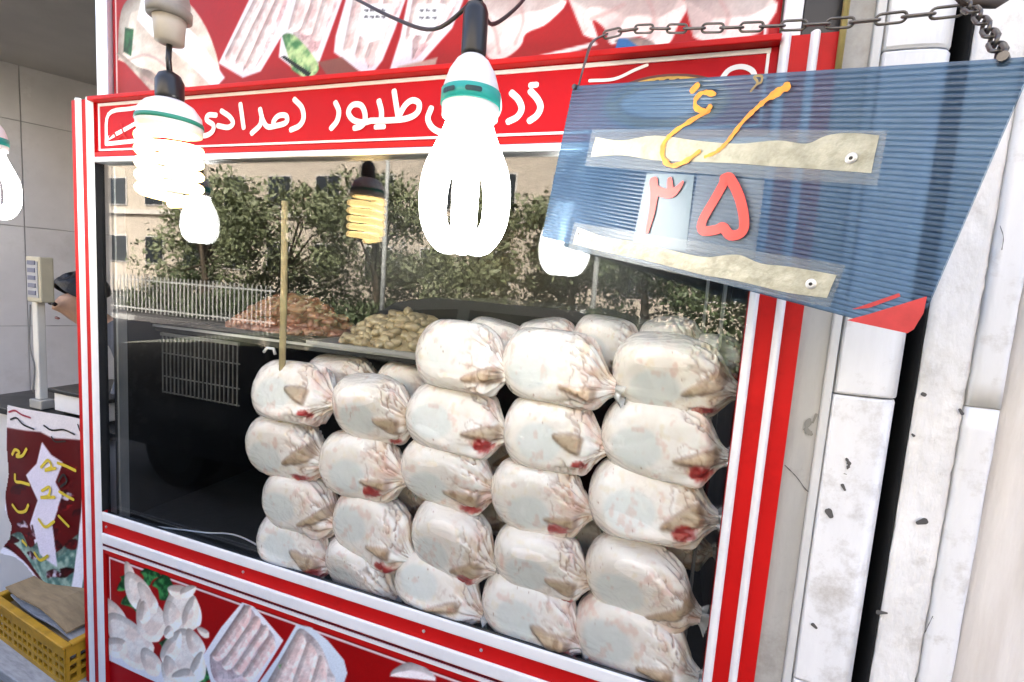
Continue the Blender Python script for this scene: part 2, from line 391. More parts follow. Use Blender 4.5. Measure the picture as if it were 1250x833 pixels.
LET = [
 [[(648, 112), (656, 121), (660, 131), (656, 141), (647, 148)]],
 [[(625, 114), (633, 122), (637, 133), (632, 143), (621, 149)]],
 [[(608, 118), (609, 134), (600, 147), (575, 150), (560, 152), (546, 163), (530, 158), (523, 146), (527, 133)]],
 [[(481.5, 112), (484, 128), (487, 146)], [(487, 143), (495, 129), (504, 123), (512, 127), (510, 138), (498, 145), (478, 147.5), (453, 148)], [(463, 124), (466, 136), (466, 147)], [(453, 148), (444, 150), (432, 147), (426, 138), (431, 129), (441, 129), (446, 138), (446, 149), (441, 155), (434, 157)]],
 [[(410, 126), (414, 136), (412, 148), (405, 157)]],
 [[(360, 122), (369, 132), (371, 145), (366, 154), (356, 159)]],
 [[(318, 134), (321, 146), (327, 155), (338, 154), (350, 150), (350, 142), (341, 142), (335, 149), (336, 155)], [(320, 142), (318, 153), (308, 163)]],
 [[(294, 128), (296, 142), (298, 156)]],
 [[(271, 136), (281, 143), (285, 151), (279, 156), (267, 154)]],
 [[(264, 141), (255, 141), (253, 147), (261, 153), (260, 161), (252, 166), (243, 165), (240, 158)]],
 [[(243, 121), (241, 136), (245, 150), (252, 160)]],
]
for ls in LET[:10]: lines3(hp, ls, .0135, NF, .0012, 'letter', cream_line, hd)
for p in ((648, 104.5, 655, 104), (459, 155.5, 469, 155)):
    lines3(hp, [[(p[0], p[1]), (p[2], p[3])]], .0115, NF, .0012, 'letter_dot', cream_line, hd)
lines3(hp, [[(563, 122), (571, 121)]], .0115, NF, .0012, 'letter_dot', cream_line, hd)
# small emblem in the header's left corner and the round gold emblem at its right
lines3(hp, [[(130, 176), (133, 140), (160, 133), (180, 130)], [(131, 170), (150, 160), (172, 148)], [(131, 176), (150, 174), (178, 171)]], .012, NF, .001, 'emblem_swirl', cream_line, hd)
lines3(hp, [[(134, 168), (140, 163), (144, 170), (150, 165), (156, 170)], [(148, 152), (152, 164)]], .006, NF, .0018, 'emblem_script', red, hd)
gold = mat('gold_print', (.62, .36, .04), .4, .25, 60); maroon = mat('maroon_print', (.10, .01, .005), .4)
ce = hp(812, 118)
def disc_pts(c, rx, rz, n=40): return [(c[0] + rx * math.cos(2 * math.pi * i / n), c[1], c[2] + rz * math.sin(2 * math.pi * i / n)) for i in range(n)]
for nm, m_, rx, rz, l in (('emblem_rim', maroon, .118, .052, .0014), ('emblem_disc', gold, .111, .047, .0022), ('emblem_rim', maroon, .085, .03, .0030), ('emblem_disc', cream_line, .08, .027, .0038)):
    c_ = (ce[0], -.006 - l, ce[2] - .012)
    MB().add(disc_pts(c_, rx, rz), [tuple(range(40))]).build(nm, m_, hd)
mbk = MB()
for i in range(15):
    q = rad(15 + i * 150 / 14); x = ce[0] + .098 * math.cos(q); z = ce[2] - .012 + .0385 * math.sin(q)
    stroke_mb([np.array([x - .002, -.0087, z]), np.array([x + .002, -.0087, z + .001])], .007, NF, .0, mbk)
mbk.build('emblem_lettering', mat('black_print', (.012, .01, .01), .5), hd)
lines3(hp, [[(880, 98), (890, 86), (905, 82), (918, 87), (922, 98)]], .009, NF, .0012, 'emblem_swirl', cream_line, hd)
lines3(hp, [[(720, 99), (750, 97), (775, 86), (790, 80)]], .006, NF, .0012, 'emblem_swirl', cream_line, hd)

# glass
case_box('glass_pane', glass, XL + .001, XR - .001, .004, .010, ZB, ZT)
# bottom rail stripes
br = case_box('bottom_rail', red, XL, XR, -.010, .013, .664, .790)
box('rail_cover', dark, br, XL, XR, -.0103, .013, .7905, .7945)
for a, b_, y in ((.7765, .8065, -.0155), (.702, .7365, -.0185)):
    o = box('trim_strip', white, br, XL, XR, y, -.0102, a, b_, b=.004)
box('trim_line', cream_line, br, XL, XR, -.013, -.0102, .6795, .6895); box('trim_line', mat('dark_red_line', (.09, .004, .01), .5), br, XL, XR, -.0125, -.0102, .692, .6955)
for px, py in ((130, 644), (297, 706), (517, 778), (590, 757)):
    p = A(px, py, -.01); mr = MB().lathe([(.004, 0), (.004, .002), (.0015, .003)], (0, 0, 0), 8)
    mr.v = [(p[0] + v[0], -.010 - v[2], .757 + v[1]) for v in mr.v]; mr.build('rivet', alu, br)
# interior
case_box('floor_tray', dark, XL - .02, XR + .03, .0135, .64, .70, .742)
case_box('back_panel', blackp, XL - .02, XR + .03, .64, .66, .55, 1.95)
case_box('side_panel', blackp, XL - .035, XL - .021, .051, .66, .3, 1.95)
case_box('side_panel', blackp, XR + .031, XR + .045, .051, .66, .3, 1.95)
case_box('roof_panel', dark, XL - .02, XR + .03, .051, .64, 1.91, 1.95)
case_box('plinth', dark, XL - .02, XR + .03, .05, .64, GROUND, .55)
for x in (XL + .038,): case_box('inner_mullion', mat('anodised_grey', (.35, .36, .37), .35, .1, metal=.6), x, x + .008, .014, .04, .743, 1.88)
case_box('inner_mullion', mat('anodised_grey', (.4, .4, .4)), XR - .03, XR - .024, .16, .19, .743, 1.9)
case_box('inner_mullion', mat('anodised_grey', (.4, .4, .4)), XR - .06, XR - .054, .30, .33, .743, 1.9)
sh = case_box('shelf', dark, XL - .019, -.30, .17, .60, 1.375, 1.395)
box('shelf_edge', alu, sh, XL - .019, -.30, .163, .1695, 1.389, 1.3965)
case_box('shelf_bracket', dark, -.32, -.305, .17, .6, .743, 1.374)
vg = case_box('wire_rack', mat('rack_wire', (.13, .13, .125), .5, .3, 20), -1.645, -1.30, .158, .166, 1.362, 1.372)
for i in range(19): x = -1.64 + i * .0185; box('wire', mat('rack_wire', (.42, .42, .40)), vg, x, x + .0028, .160, .164, 1.165, 1.3615)
for z in (1.165, 1.22, 1.30): box('wire', mat('rack_wire', (.42, .42, .40)), vg, -1.645, -1.30, .1645, .168, z, z + .004)
# lower printed panel
PRX0, PRX1 = XL + .004, XR - .004
lp = Print(PRX0, PRX1, .285, .664, .0032, (.60, .02, .03))
xz = lambda L_: [(A(px, py, -.004)[0], A(px, py, -.004)[2]) for px, py in L_]
pw_, pk_ = (1.0, .965, .92), (.80, .70, .68)
def border(p, x0, x1, z0, z1, t, c):
    for q in ((x0, x1, z1 - t, z1), (x0, x0 + t, z0, z1), (x1 - t, x1, z0, z1), (x0, x1, z0, z0 + t)):
        p.fill([(q[0], q[2]), (q[1], q[2]), (q[1], q[3]), (q[0], q[3])], c, .001)
lp.fill(xz([(133, 786), (220, 826), (220, 860), (133, 860)]), (.93, .93, .95), .002)
lp.fill(xz([(133, 806), (220, 850), (220, 900), (133, 900)]), (.66, .05, .05), .002)
border(lp, PRX0 + .010, PRX1 - .01, .2, .652, .0045, (.95, .9, .9))
for cx, cy, r_, sd_ in ((155, 710, 12, 1), (182, 703, 11, 2), (200, 717, 12, 3), (176, 730, 10, 4), (165, 735, 13, 5), (222, 815, 12, 6), (255, 822, 13, 7), (205, 790, 12, 8)):
    lp.meat(xz([(cx + r_ * (1 + .4 * math.sin(3 * a + sd_)) * math.cos(a), cy + r_ * (1 + .4 * math.cos(2 * a + sd_)) * math.sin(a)) for a in np.linspace(0, 6.28, 14)[:-1]]), (.25, .55, .3), (.05, .25, .12), .01, 90, sd_)
def blob(cx, cy, a, b, ang, c=pw_, c2=(.97, .89, .83), k=.022, seed=1):
    a *= 1.22; b *= 1.22; q = rad(ang); lp.meat(xz([(cx + a * math.cos(t) * math.cos(q) - b * math.sin(t) * (1 + .25 * math.cos(t)) * math.sin(q), cy + a * math.cos(t) * math.sin(q) + b * math.sin(t) * (1 + .25 * math.cos(t)) * math.cos(q)) for t in np.linspace(0, 6.283, 15)[:-1]]), c, c2, k, 34, seed)
for i_, B in enumerate(((136, 752, 22, 12, 60), (158, 782, 34, 17, 52), (184, 808, 16, 9, 60), (140, 790, 14, 10, 20),
        (158, 700, 13, 5, 75), (168, 722, 22, 12, 62), (184, 756, 24, 15, 70), (180, 730, 18, 7, 60), (176, 748, 12, 6, 85),
        (222, 746, 26, 19, 85), (210, 752, 16, 9, 75), (233, 748, 17, 8, 100), (216, 722, 10, 7, 20), (230, 722, 9, 6, 150),
        (224, 806, 32, 22, 88), (210, 790, 18, 9, 115), (238, 786, 17, 8, 65), (206, 772, 7, 5, 90), (248, 772, 8, 4, 40), (208, 815, 13, 7, 70), (242, 812, 14, 7, 105), (224, 826, 12, 8, 0))): blob(*B, seed=60 + i_)
lp.fill(xz([(300, 730), (322, 754), (346, 782), (310, 840), (262, 850), (248, 800), (270, 766)]), (.95, .95, .97), .002)
lp.meat(xz([(298, 738), (318, 760), (336, 784), (306, 830), (266, 835), (256, 800), (274, 768)]), (.88, .82, .83), (.78, .68, .69), .02, 50, 5, lines=.12)
lp.fill(xz([(362, 762), (380, 766), (400, 782), (420, 806), (424, 822), (418, 840), (310, 842), (340, 800)]), (.86, .90, .94), .002)
lp.meat(xz([(363, 769), (378, 774), (392, 790), (402, 815), (404, 836), (322, 840), (344, 806)]), (.90, .86, .85), (.80, .74, .74), .025, 40, 6, lines=.1)
lp.meat(xz([(340, 812), (352, 808), (356, 824), (344, 832)]), (.5, .8, .5), (.8, .85, .8), .01, 60, 7)
lp.meat(xz([(476, 826), (488, 812), (505, 808), (520, 815), (532, 832), (500, 850)]), (.93, .90, .9), (.85, .8, .8), .02, 40, 8)
def pieces(P, quad, n, c, c2, seed):
    q = [np.array(p, float) for p in quad]
    for i in range(n):
        u0, u1 = (i + .04) / n, (i + .96) / n; rr_ = random.Random(seed + i)
        a, b, c_, d = [q[0] * (1 - u) + q[1] * u for u in (u0, u1)] + [q[3] * (1 - u) + q[2] * u for u in (u1, u0)]
        j = lambda p: tuple(p + np.array([rr_.uniform(-2, 2), rr_.uniform(-2, 2)])); m1, m2 = b * .6 + c_ * .4, a * .35 + d * .65
        P.meat(xz([j(a), j(b), j(m1 + (m1 - m2) * .08), j(c_), j(d), j(m2 - (m1 - m2) * .08)]), c, c2, .012, 70, seed + i)
pieces(lp, [(300, 740), (338, 786), (308, 832), (258, 800)], 4, (1.0, .92, .89), (.93, .79, .76), 300)
pieces(lp, [(362, 772), (400, 812), (398, 842), (330, 838)], 3, (1.0, .93, .90), (.93, .82, .79), 320)
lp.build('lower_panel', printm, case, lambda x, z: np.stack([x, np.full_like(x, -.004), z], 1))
case_box('lower_panel_back', red2, XL, XR, .0, .05, GROUND, .6635)
# upper printed panel
up = Print(XL + .006 + .043, XR - .004, 2.066, 2.47, .0032, (.62, .02, .035))
TL_ = (.90, .87, .87)
border(up, XL + .06, XR - .02, 2.078, 2.6, .005, (.93, .88, .88))
up.meat(xz([(136, 70), (140, 10), (160, -10), (210, -10), (245, 30), (262, 90), (240, 112), (136, 116)]), (.90, .87, .82), (.78, .71, .65), .04, 25, 11)
up.fill(xz([(165, -5), (185, -5), (232, 40), (268, 92), (255, 106), (220, 70), (178, 40), (160, 20)]), (.92, .95, .99), .004)
up.meat(xz([(145, 30), (156, 32), (153, 66), (143, 60)]), (.15, .4, .2), (.04, .2, .08), .01, 60, 12)
up.meat(xz([(134, 62), (160, 78), (178, 84), (190, 100), (186, 118), (134, 120)]), (.80, .76, .70), (.6, .52, .48), .03, 30, 13)
def tray(P, Q, sd_, c=(.88, .80, .80), c2=(.74, .60, .61)):
    up.fill(xz(P), (.86, .85, .88), .003); up.meat(xz(Q), c, c2, .02, 55, sd_, lines=.14)
tray([(300, -10), (352, -10), (338, 40), (312, 84), (290, 92), (260, 74)], [(304, -10), (344, -10), (330, 36), (306, 78), (290, 84), (268, 70)], 14)
tray([(352, -10), (414, -10), (396, 40), (380, 84), (366, 92), (334, 66), (338, 30)], [(356, -10), (406, -10), (390, 36), (376, 66), (350, 58), (344, 30)], 15)
up.meat(xz([(338, 40), (352, 38), (372, 58), (384, 80), (370, 92), (350, 82), (332, 64)]), (.72, .82, .58), (.25, .48, .28), .01, 70, 16)
up.fill(xz([(337, 66), (341, 64), (374, 86), (370, 91)]), (.05, .1, .08), .001)
tray([(418, -10), (492, -10), (478, 30), (462, 70), (446, 91), (428, 80), (402, 60), (404, 40)], [(424, -10), (484, -10), (470, 30), (456, 64), (444, 80), (414, 58)], 17)
tray([(494, -10), (564, -10), (548, 30), (530, 50), (500, 84), (470, 84), (484, 40)], [(500, -10), (556, -10), (540, 26), (520, 50), (498, 70), (490, 44)], 18)
for P in ([(438, 0), (475, 0), (462, 42), (446, 48), (430, 36)], [(505, 0), (540, 0), (528, 30), (515, 40), (495, 36)]): up.fill(xz(P), (.88, .89, .91), .002)
for i in range(14):
    x, y = (440 + (i % 4) * 7, 6 + (i // 4) * 8) if i < 8 else (508 + (i % 3) * 8, 6 + ((i - 8) // 3) * 9)
    up.fill(xz([(x, y), (x + 5, y + 1), (x + 4, y + 4), (x - 1, y + 3)]), (.35, .35, .38), .001)
up.fill(xz([(382, 72), (412, 66), (440, 90), (400, 98)]), (.50, .28, .24), .003); up.fill(xz([(480, 78), (530, 66), (525, 84), (482, 88)]), (.72, .60, .55), .003)
ck, ck2 = (.96, .91, .89), (.88, .78, .76)
up.meat(xz([(566, -10), (684, -10), (668, 22), (640, 36), (634, 50), (622, 62), (604, 70), (590, 64), (572, 36)]), ck, ck2, .05, 22, 20)
up.meat(xz([(690, -10), (830, -10), (826, 30), (815, 50), (800, 52), (780, 40), (745, 50), (736, 30), (722, 20), (728, 42), (710, 38), (684, 22)]), ck, ck2, .05, 22, 21)
up.meat(xz([(834, -10), (945, -10), (935, 30), (900, 44), (870, 48), (846, 40), (836, 26)]), ck, ck2, .05, 22, 22)
up.meat(xz([(748, 44), (790, 42), (800, 58), (762, 70), (738, 66)]), (.78, .68, .62), (.55, .5, .5), .02, 40, 23)
up.fill(xz([(754, 42), (764, 42), (790, 60), (784, 64), (762, 56), (752, 66), (746, 64)]), (.18, .42, .66), .002)
up.fill(xz([(620, 72), (725, 46), (728, 50), (640, 76)]), (.92, .88, .86), .002)
for Q, n, sd_ in (([(268, 66), (304, 80), (342, -6), (306, -14)], 3, 400), ([(346, 30), (388, 44), (406, -10), (358, -10)], 3, 410), ([(414, 56), (452, 74), (484, -10), (424, -10)], 3, 420), ([(490, 44), (526, 46), (556, -10), (500, -10)], 3, 430)): pieces(up, Q, n, (.95, .88, .87), (.87, .74, .73), sd_)
for P in ([(438, 0), (475, 0), (462, 42), (446, 48), (430, 36)], [(505, 0), (540, 0), (528, 30), (515, 40), (495, 36)]): up.fill(xz(P), (.90, .91, .93), .002)
for i in range(14):
    x, y = (440 + (i % 4) * 7, 6 + (i // 4) * 8) if i < 8 else (508 + (i % 3) * 8, 6 + ((i - 8) // 3) * 9)
    up.fill(xz([(x, y), (x + 5, y + 1), (x + 4, y + 4), (x - 1, y + 3)]), (.35, .35, .38), .001)
for P in ([(580, 0), (600, 30), (606, 60)], [(630, -5), (636, 20), (626, 48)], [(720, 18), (740, 10), (760, 0)], [(790, -8), (798, 16), (792, 40)], [(880, -6), (890, 14), (884, 34)], [(150, 70), (172, 64), (196, 78), (212, 100)], [(168, 92), (182, 100), (186, 114)]): up.line(xz(P), .007, (.72, .58, .56), .6)
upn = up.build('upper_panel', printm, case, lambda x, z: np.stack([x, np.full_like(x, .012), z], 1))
case_box('upper_panel_back', red2, XL, XR, .016, .05, 2.066, 2.70)
case_box('upper_panel_frame', alu, XL, XL + .046, -.004, .0155, 2.067, 2.70, b=.003)
case_box('dark_void_block', blackp, XR + .034, XR + .09, .0, .05, 2.0695, 2.70)  # black box added where only a dark void lies above the post
case_box('upper_panel_frame', white, XR + .003, XR + .032, -.004, .0155, 2.069, 2.70, b=.003)

# ------------------------------------------------------------------ bagged chickens
def chicken_mesh(seed, blood=True, wing=True):
    r_ = np.random.default_rng(seed); nu, nv = 140, 120
    L_, ry, rz = .25, .070, .0785
    t = np.linspace(0, 1, nu); t = .5 - .5 * np.cos(np.pi * t) if False else t
    t = np.clip(t ** 1.0, 0, 1)
    T, PH = np.meshgrid(t, np.linspace(0, 2 * np.pi, nv, endpoint=False), indexing='ij')
    pk = .46 + r_.uniform(-.05, .05)
    left = np.clip(1 - np.abs((pk - T) / pk) ** 2.5, 0, 1) ** (1 / 2.1)
    q = np.clip((T - pk) / (1 - pk), 0, 1)
    right = (1 - .55 * q ** 2.0) * (1 - .62 * smooth(.62, 1.0, q))
    rr = np.where(T < pk, left, right)
    # breast lumps
    cx, sx = np.cos(PH), np.sin(PH)
    lump = fbm(T * 3 + seed, cx * 1.3 + 5, sx * 1.3 + 7, seed) - .5
    rr = rr * (1 + .16 * lump)
    # gathered film: pleats that run to the twisted end
    wv = smooth(.50, .95, T)
    k1 = int(r_.integers(9, 13)); ph1 = r_.uniform(0, 6)
    ple = np.abs(np.sin(k1 * .5 * PH + ph1 + 1.3 * fbm(T * 4, cx * 2 + 3, sx * 2 + 3, seed + 4))) ** .7
    fine = fbm(T * 3, cx * 6 + 9, sx * 6 + 9, seed + 8) - .5
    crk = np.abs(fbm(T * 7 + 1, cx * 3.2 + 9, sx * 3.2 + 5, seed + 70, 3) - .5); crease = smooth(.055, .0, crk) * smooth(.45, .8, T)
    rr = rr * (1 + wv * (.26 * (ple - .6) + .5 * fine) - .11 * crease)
    rr = rr * (1 + .05 * (fbm(T * 9, cx * 4 + 2, sx * 4 + 4, seed + 12) - .5))
    x = (T - .5) * L_; y = ry * rr * cx; z = rz * rr * sx
    z = z - .020 * smooth(.5, 1, T) * r_.uniform(.4, 1.4); y = y - .012 * smooth(.5, 1, T)
    # pressed against the pane and by the neighbours above and below
    lim = .058; y = np.where(y < -lim + .012, -lim + .012 - .012 * np.tanh((-lim + .012 - y) / .012), y)
    zl = .068; z = np.sign(z) * np.where(np.abs(z) > zl - .015, zl - .015 + .015 * np.tanh((np.abs(z) - zl + .015) / .015), np.abs(z))
    front = smooth(.01, -.02, y)
    # folded wing under the film: teardrop ridge
    wx, wz, wa = .048 + r_.uniform(-.022, .016), -.018 + r_.uniform(-.022, .020), r_.uniform(-.25, .5)
    u = (x - wx) * math.cos(wa) + (z - wz) * math.sin(wa); v = -(x - wx) * math.sin(wa) + (z - wz) * math.cos(wa)
    wl, wh = .040 + r_.uniform(-.008, .008), .0125 + r_.uniform(-.005, .004)
    half = wh * np.clip((u + wl) / (1.5 * wl), 0, 1) ** .8
    wm = smooth(.0055, -.0045, np.abs(v) - half + .004 * (fbm(x * 90, z * 90, seed=seed + 31) - .5)) * smooth(-wl, -wl * .7, u) * (1 - smooth(wl * .8, wl * 1.25, u)) * front * (1 if wing else 0)
    y = y - .006 * wm; 
    n1 = fbm(x * 26, z * 26, y * 26 + 9, seed + 40); n2 = fbm(x * 70, z * 70, y * 70 + 9, seed + 41)
    C = np.zeros(T.shape + (3,)) + np.array([.94, .91, .875])
    def mixc(c, m): 
        nonlocal C; C = C * (1 - m[..., None]) + np.array(c) * m[..., None]
    mixc((.965, .945, .925), smooth(.5, .7, n1) * .8); mixc((.92, .84, .79), smooth(.40, .22, n1) * .6); mixc((.90, .83, .68), smooth(.62, .78, n2) * .35)
    ox, oz = -.035 + r_.uniform(-.015, .02), -.008 + r_.uniform(-.012, .012)
    ov = smooth(1.12, .8, np.hypot((x - ox) / .052, (z - oz) / .036) + .25 * (n1 - .5)) * front
    mixc((.845, .865, .855), ov * .8)
    pl = smooth(.35, .0, ple) * wv * .55; mixc((.70, .52, .45), pl); mixc((.97, .95, .93), smooth(.75, 1, ple) * wv * .5)  # pleat hollows painted darker, ridges paler: shade and highlights in the colour
    tanz = smooth(.5, .66, fbm(x * 32, z * 32, y * 32 + 2, seed + 81)) * smooth(.55, .8, T); mixc((.80, .66, .50), tanz * .42)
    mixc((.84, .60, .55), smooth(.5, .7, fbm(x * 38, z * 38, y * 38 + 6, seed + 83)) * smooth(.6, .85, T) * .38)
    mixc((.50, .36, .29), crease * .5); mixc((.99, .98, .97), smooth(.10, .2, crk) * wv * .45)  # crease shade and highlights between creases painted into the skin colour
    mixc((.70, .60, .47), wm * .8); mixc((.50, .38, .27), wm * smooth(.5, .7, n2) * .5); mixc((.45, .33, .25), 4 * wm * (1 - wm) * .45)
    if blood:
        bx, bz = .072 + r_.uniform(-.025, .014), -.046 + r_.uniform(-.010, .012)
        bm_ = smooth(1.3, .6, np.hypot((x - bx) / (.020 * r_.uniform(.7, 1.2)), (z - bz) / (.010 * r_.uniform(.6, 1.3))) + 1.5 * (n2 - .5)) * smooth(.02, -.0, y)
        mixc((.60, .06, .05), bm_ * .85)
    mixc((.80, .50, .42), smooth(.64, .74, fbm(x * 55, z * 55, y * 55 + 3, seed + 55)) * .22)
    sp = smooth(.84, .90, fbm(x * 130, z * 130, y * 130 + 4, seed + 60, 2)) * .6; mixc((.55, .38, .28), sp)
    vs = np.stack([x, y, z], -1).reshape(-1, 3); fs = []
    for i in range(nu - 1):
        for j in range(nv): fs.append((i * nv + j, (i + 1) * nv + j, (i + 1) * nv + (j + 1) % nv, i * nv + (j + 1) % nv))
    fs += [tuple(range(nv)), tuple((nu - 1) * nv + j for j in range(nv - 1, -1, -1))]
    me = bpy.data.meshes.new('body'); me.from_pydata(vs.tolist(), [], fs); me.update()
    bm = bmesh.new(); bm.from_mesh(me); bmesh.ops.recalc_face_normals(bm, faces=bm.faces); bm.to_mesh(me); bm.free()
    ca = me.color_attributes.new('Col', 'FLOAT_COLOR', 'POINT'); c4 = np.ones((len(vs), 4), np.float32); c4[:, :3] = s2l(np.clip(C, 0, 1)).reshape(-1, 3); ca.data.foreach_set('color', c4.ravel())
    me.polygons.foreach_set('use_smooth', [True] * len(me.polygons)); me.materials.append(skinm)
    end = vs[(nu - 1) * nv:].mean(0)
    return me, end
def frill_mesh(seed, end):
    r_ = np.random.default_rng(seed); n = 30; vs = []; fs = []
    for i in range(6):
        t = i / 5
        for j in range(n):
            q = 2 * np.pi * j / n; rr = (.0085 + .013 * t ** 1.2) * (1 + (.25 + .5 * t) * math.sin(q * 5 + 2 * t + seed) * .6 + .3 * t * math.sin(q * 11 + seed))
            vs.append((end[0] - .012 + .028 * t + .006 * t * math.sin(3 * q), end[1] + .8 * rr * math.cos(q), end[2] + rr * math.sin(q) - .006 * t * t))
    for i in range(5):
        for j in range(n): fs.append((i * n + j, (i + 1) * n + j, (i + 1) * n + (j + 1) % n, i * n + (j + 1) % n))
    me = bpy.data.meshes.new('bag_end'); me.from_pydata(vs, [], fs); me.update(); me.polygons.foreach_set('use_smooth', [True] * len(fs)); me.materials.append(filmm); return me
VAR = []
for s in range(14):
    me, end = chicken_mesh(11 + s * 7, blood=(s not in (2, 5, 7, 11)), wing=(s != 6)); VAR.append((me, frill_mesh(s, end)))
COLN = ['leftmost', 'second', 'middle', 'fourth', 'rightmost']; ROWN = ['topmost', 'second from the top', 'third from the top', 'fourth from the top', 'at the bottom']
FRONT = {0: [(363, 479, 102, 74), (353, 546, 92, 72), (371, 612, 90, 66), (365, 664, 86, 68)],
         1: [(459, 498, 94, 80), (445, 567, 100, 76), (459, 642, 100, 78), (445, 694, 88, 64)],
         2: [(565, 435, 112, 86), (558, 512, 120, 80), (549, 576, 114, 78), (556, 658, 104, 86), (538, 716, 106, 70)],
         3: [(680, 448, 138, 90), (676, 530, 122, 86), (660, 604, 120, 86), (662, 682, 118, 82), (650, 746, 124, 82)],
         4: [(820, 456, 150, 94), (806, 536, 150, 94), (792, 611, 152, 94), (782, 706, 142, 96), (773, 781, 150, 92)]}
def place_chicken(px, py, wpx, hpx, Y, label, idx, tilt=0., grp='bagged chickens stacked behind the glass'):
    c = A(px, py, Y); wl = np.linalg.norm(A(px + wpx / 2, py + wpx * .06, Y) - A(px - wpx / 2, py - wpx * .06, Y)); hl = np.linalg.norm(A(px, py + hpx / 2, Y) - A(px, py - hpx / 2, Y))
    o = empty('bagged_chicken', c, 0, label=label, cat='chicken', group=grp)
    o.scale = (wl / .262, .97, hl / .138); o.rotation_euler = (random.uniform(-.32, .30), tilt, random.uniform(-.1, .1))
    b, f = VAR[idx % len(VAR)]
    link('body', b, None, o, local=True); link('bag_end', f, None, o, local=True); return o
k = 0; order = [0, 3, 7, 9, 4, 8, 10, 6, 5, 1, 12, 13, 2, 11, 0, 8, 4, 9, 3, 1, 13, 7, 10, 12]
for ci in range(5):
    n = len(FRONT[ci])
    for ri, (px, py, wp, hp_) in enumerate(FRONT[ci]):
        rn = ROWN[ri] if ri < n - 1 else ROWN[4]
        t = random.uniform(-.03, .07) + (.16 if (ci in (1, 2) and ri >= n - 2) else 0) + (.07 if ri >= 3 else 0)
        cn = COLN[ci] + (' column from left' if ci in (1, 3) else ' column')
        place_chicken(px + wp * .015, py - (3 if ri == n - 1 else 0), wp * 1.08, hp_ * 1.02, .074, f'bagged chicken, {rn} in the {cn} of the stack', order[k % len(order)], t); k += 1
BACK = [(422, 463, 92, 60, 'showing above the second column'), (505, 474, 90, 62, 'peeking out left of the top middle chicken'),
        (612, 425, 100, 66, 'between the topmost middle and fourth chickens'), (672, 420, 92, 64, 'its rounded end poking up over the fourth column'),
        (745, 420, 100, 66, 'between the tops of fourth and rightmost columns'), (822, 420, 92, 66, 'over the rightmost column, nearer its left'), (868, 440, 96, 66, 'over the rightmost column, at its right end'),
        (500, 606, 96, 62, 'in the gap below the second column'), (598, 614, 92, 60, 'in the gap right of the third middle chicken'),
        (606, 548, 96, 62, 'between middle and fourth columns, half way up'), (722, 655, 110, 66, 'right of the fourth column near the third row'), (815, 655, 110, 66, 'below the third chicken of the rightmost column')]
for i, (px, py, wp, hp_, tx) in enumerate(BACK):
    place_chicken(px, py, wp, hp_, .235, 'chicken of the rear layer ' + tx, i * 2 + 3, random.uniform(-.2, .2), 'bagged chickens of the rear layer')

# ------------------------------------------------------------------ trays of giblets on the shelf
def lumpy(mb, c, s, r_):
    bm = bmesh.new(); bmesh.ops.create_icosphere(bm, subdivisions=2, radius=1)
    rot = Matrix.Rotation(r_.uniform(0, 6), 3, 'Z') @ Matrix.Rotation(r_.uniform(-.6, .6), 3, 'X'); a = r_.uniform(0, 9)
    vs = []
    for v in bm.verts:
        p = v.co * (1 + .25 * math.sin(3 * v.co.x + a) * math.cos(2.5 * v.co.y + a)); p = rot @ Vector((p.x * s[0], p.y * s[1], p.z * s[2])); vs.append((c[0] + p.x, c[1] + p.y, c[2] + p.z))
    bm.verts.index_update(); mb.add(vs, [[v.index for v in f.verts] for f in bm.faces]); bm.free()
def giblets(x0, x1, y0, y1, z, hgt, m, label, n, pt, s, trm, seed):
    r_ = random.Random(seed)
    o = empty('meat_tray', ((x0 + x1) / 2, (y0 + y1) / 2, z), label=label, cat='tray', group='trays of giblets on the shelf')
    t = MB(); t.box(x0, x1, y0, y1, z + .001, z + .004); e = .012
    for d in ((x0 - e, x0, y0 - e, y1 + e), (x1, x1 + e, y0 - e, y1 + e), (x0, x1, y0 - e, y0), (x0, x1, y1, y1 + e)): t.box(*d, z + .002, z + .014)
    t.build('tray', trm, o)
    h = MB(); mx, my = (x0 + x1) / 2, (y0 + y1) / 2
    for i in range(n):
        a = r_.uniform(0, 6.283); q = math.sqrt(r_.random()); x = mx + q * math.cos(a) * (x1 - x0) * .47; y = my + q * math.sin(a) * (y1 - y0) * .45
        zz = z + .012 + hgt * (1 - q ** 1.6) * r_.uniform(.75, 1.0)
        lumpy(h, (x, y, zz), (s * r_.uniform(.7, 1.4), s * r_.uniform(.5, .9), s * r_.uniform(.4, .7)), r_)
    ring = [(mx + math.cos(a) * (x1 - x0) * .46 * q, my + math.sin(a) * (y1 - y0) * .44 * q, z + .008 + hgt * .85 * (1 - q ** 1.6)) for q in (.02, .3, .6, .85, 1) for a in np.linspace(0, 6.283, 25)[:-1]]
    h.add(ring, [(i * 24 + j, i * 24 + (j + 1) % 24, (i + 1) * 24 + (j + 1) % 24, (i + 1) * 24 + j) for i in range(4) for j in range(24)] + [tuple(range(24))])
    h.build(pt, m, o, smooth=True, kind='stuff')
liver = mat('liver_flesh', (.42, .19, .11), .4, .3, 30, c2=(.2, .08, .05), coat=.4)
gizz = mat('gizzard_flesh', (.56, .47, .28), .4, .3, 30, c2=(.27, .2, .11), coat=.4)
giblets(-1.53, -1.03, .20, .54, 1.396, .12, liver, 'dark tray heaped with brown livers on the shelf', 240, 'liver_heap', .026, blackplastic, 3)
giblets(-1.01, -.60, .155, .5, 1.396, .105, gizz, 'pale rimmed tray heaped with greenish yellow gizzards on the shelf', 190, 'gizzard_heap', .024, mat('tray_steel', (.6, .6, .6), .3, metal=.6), 4)
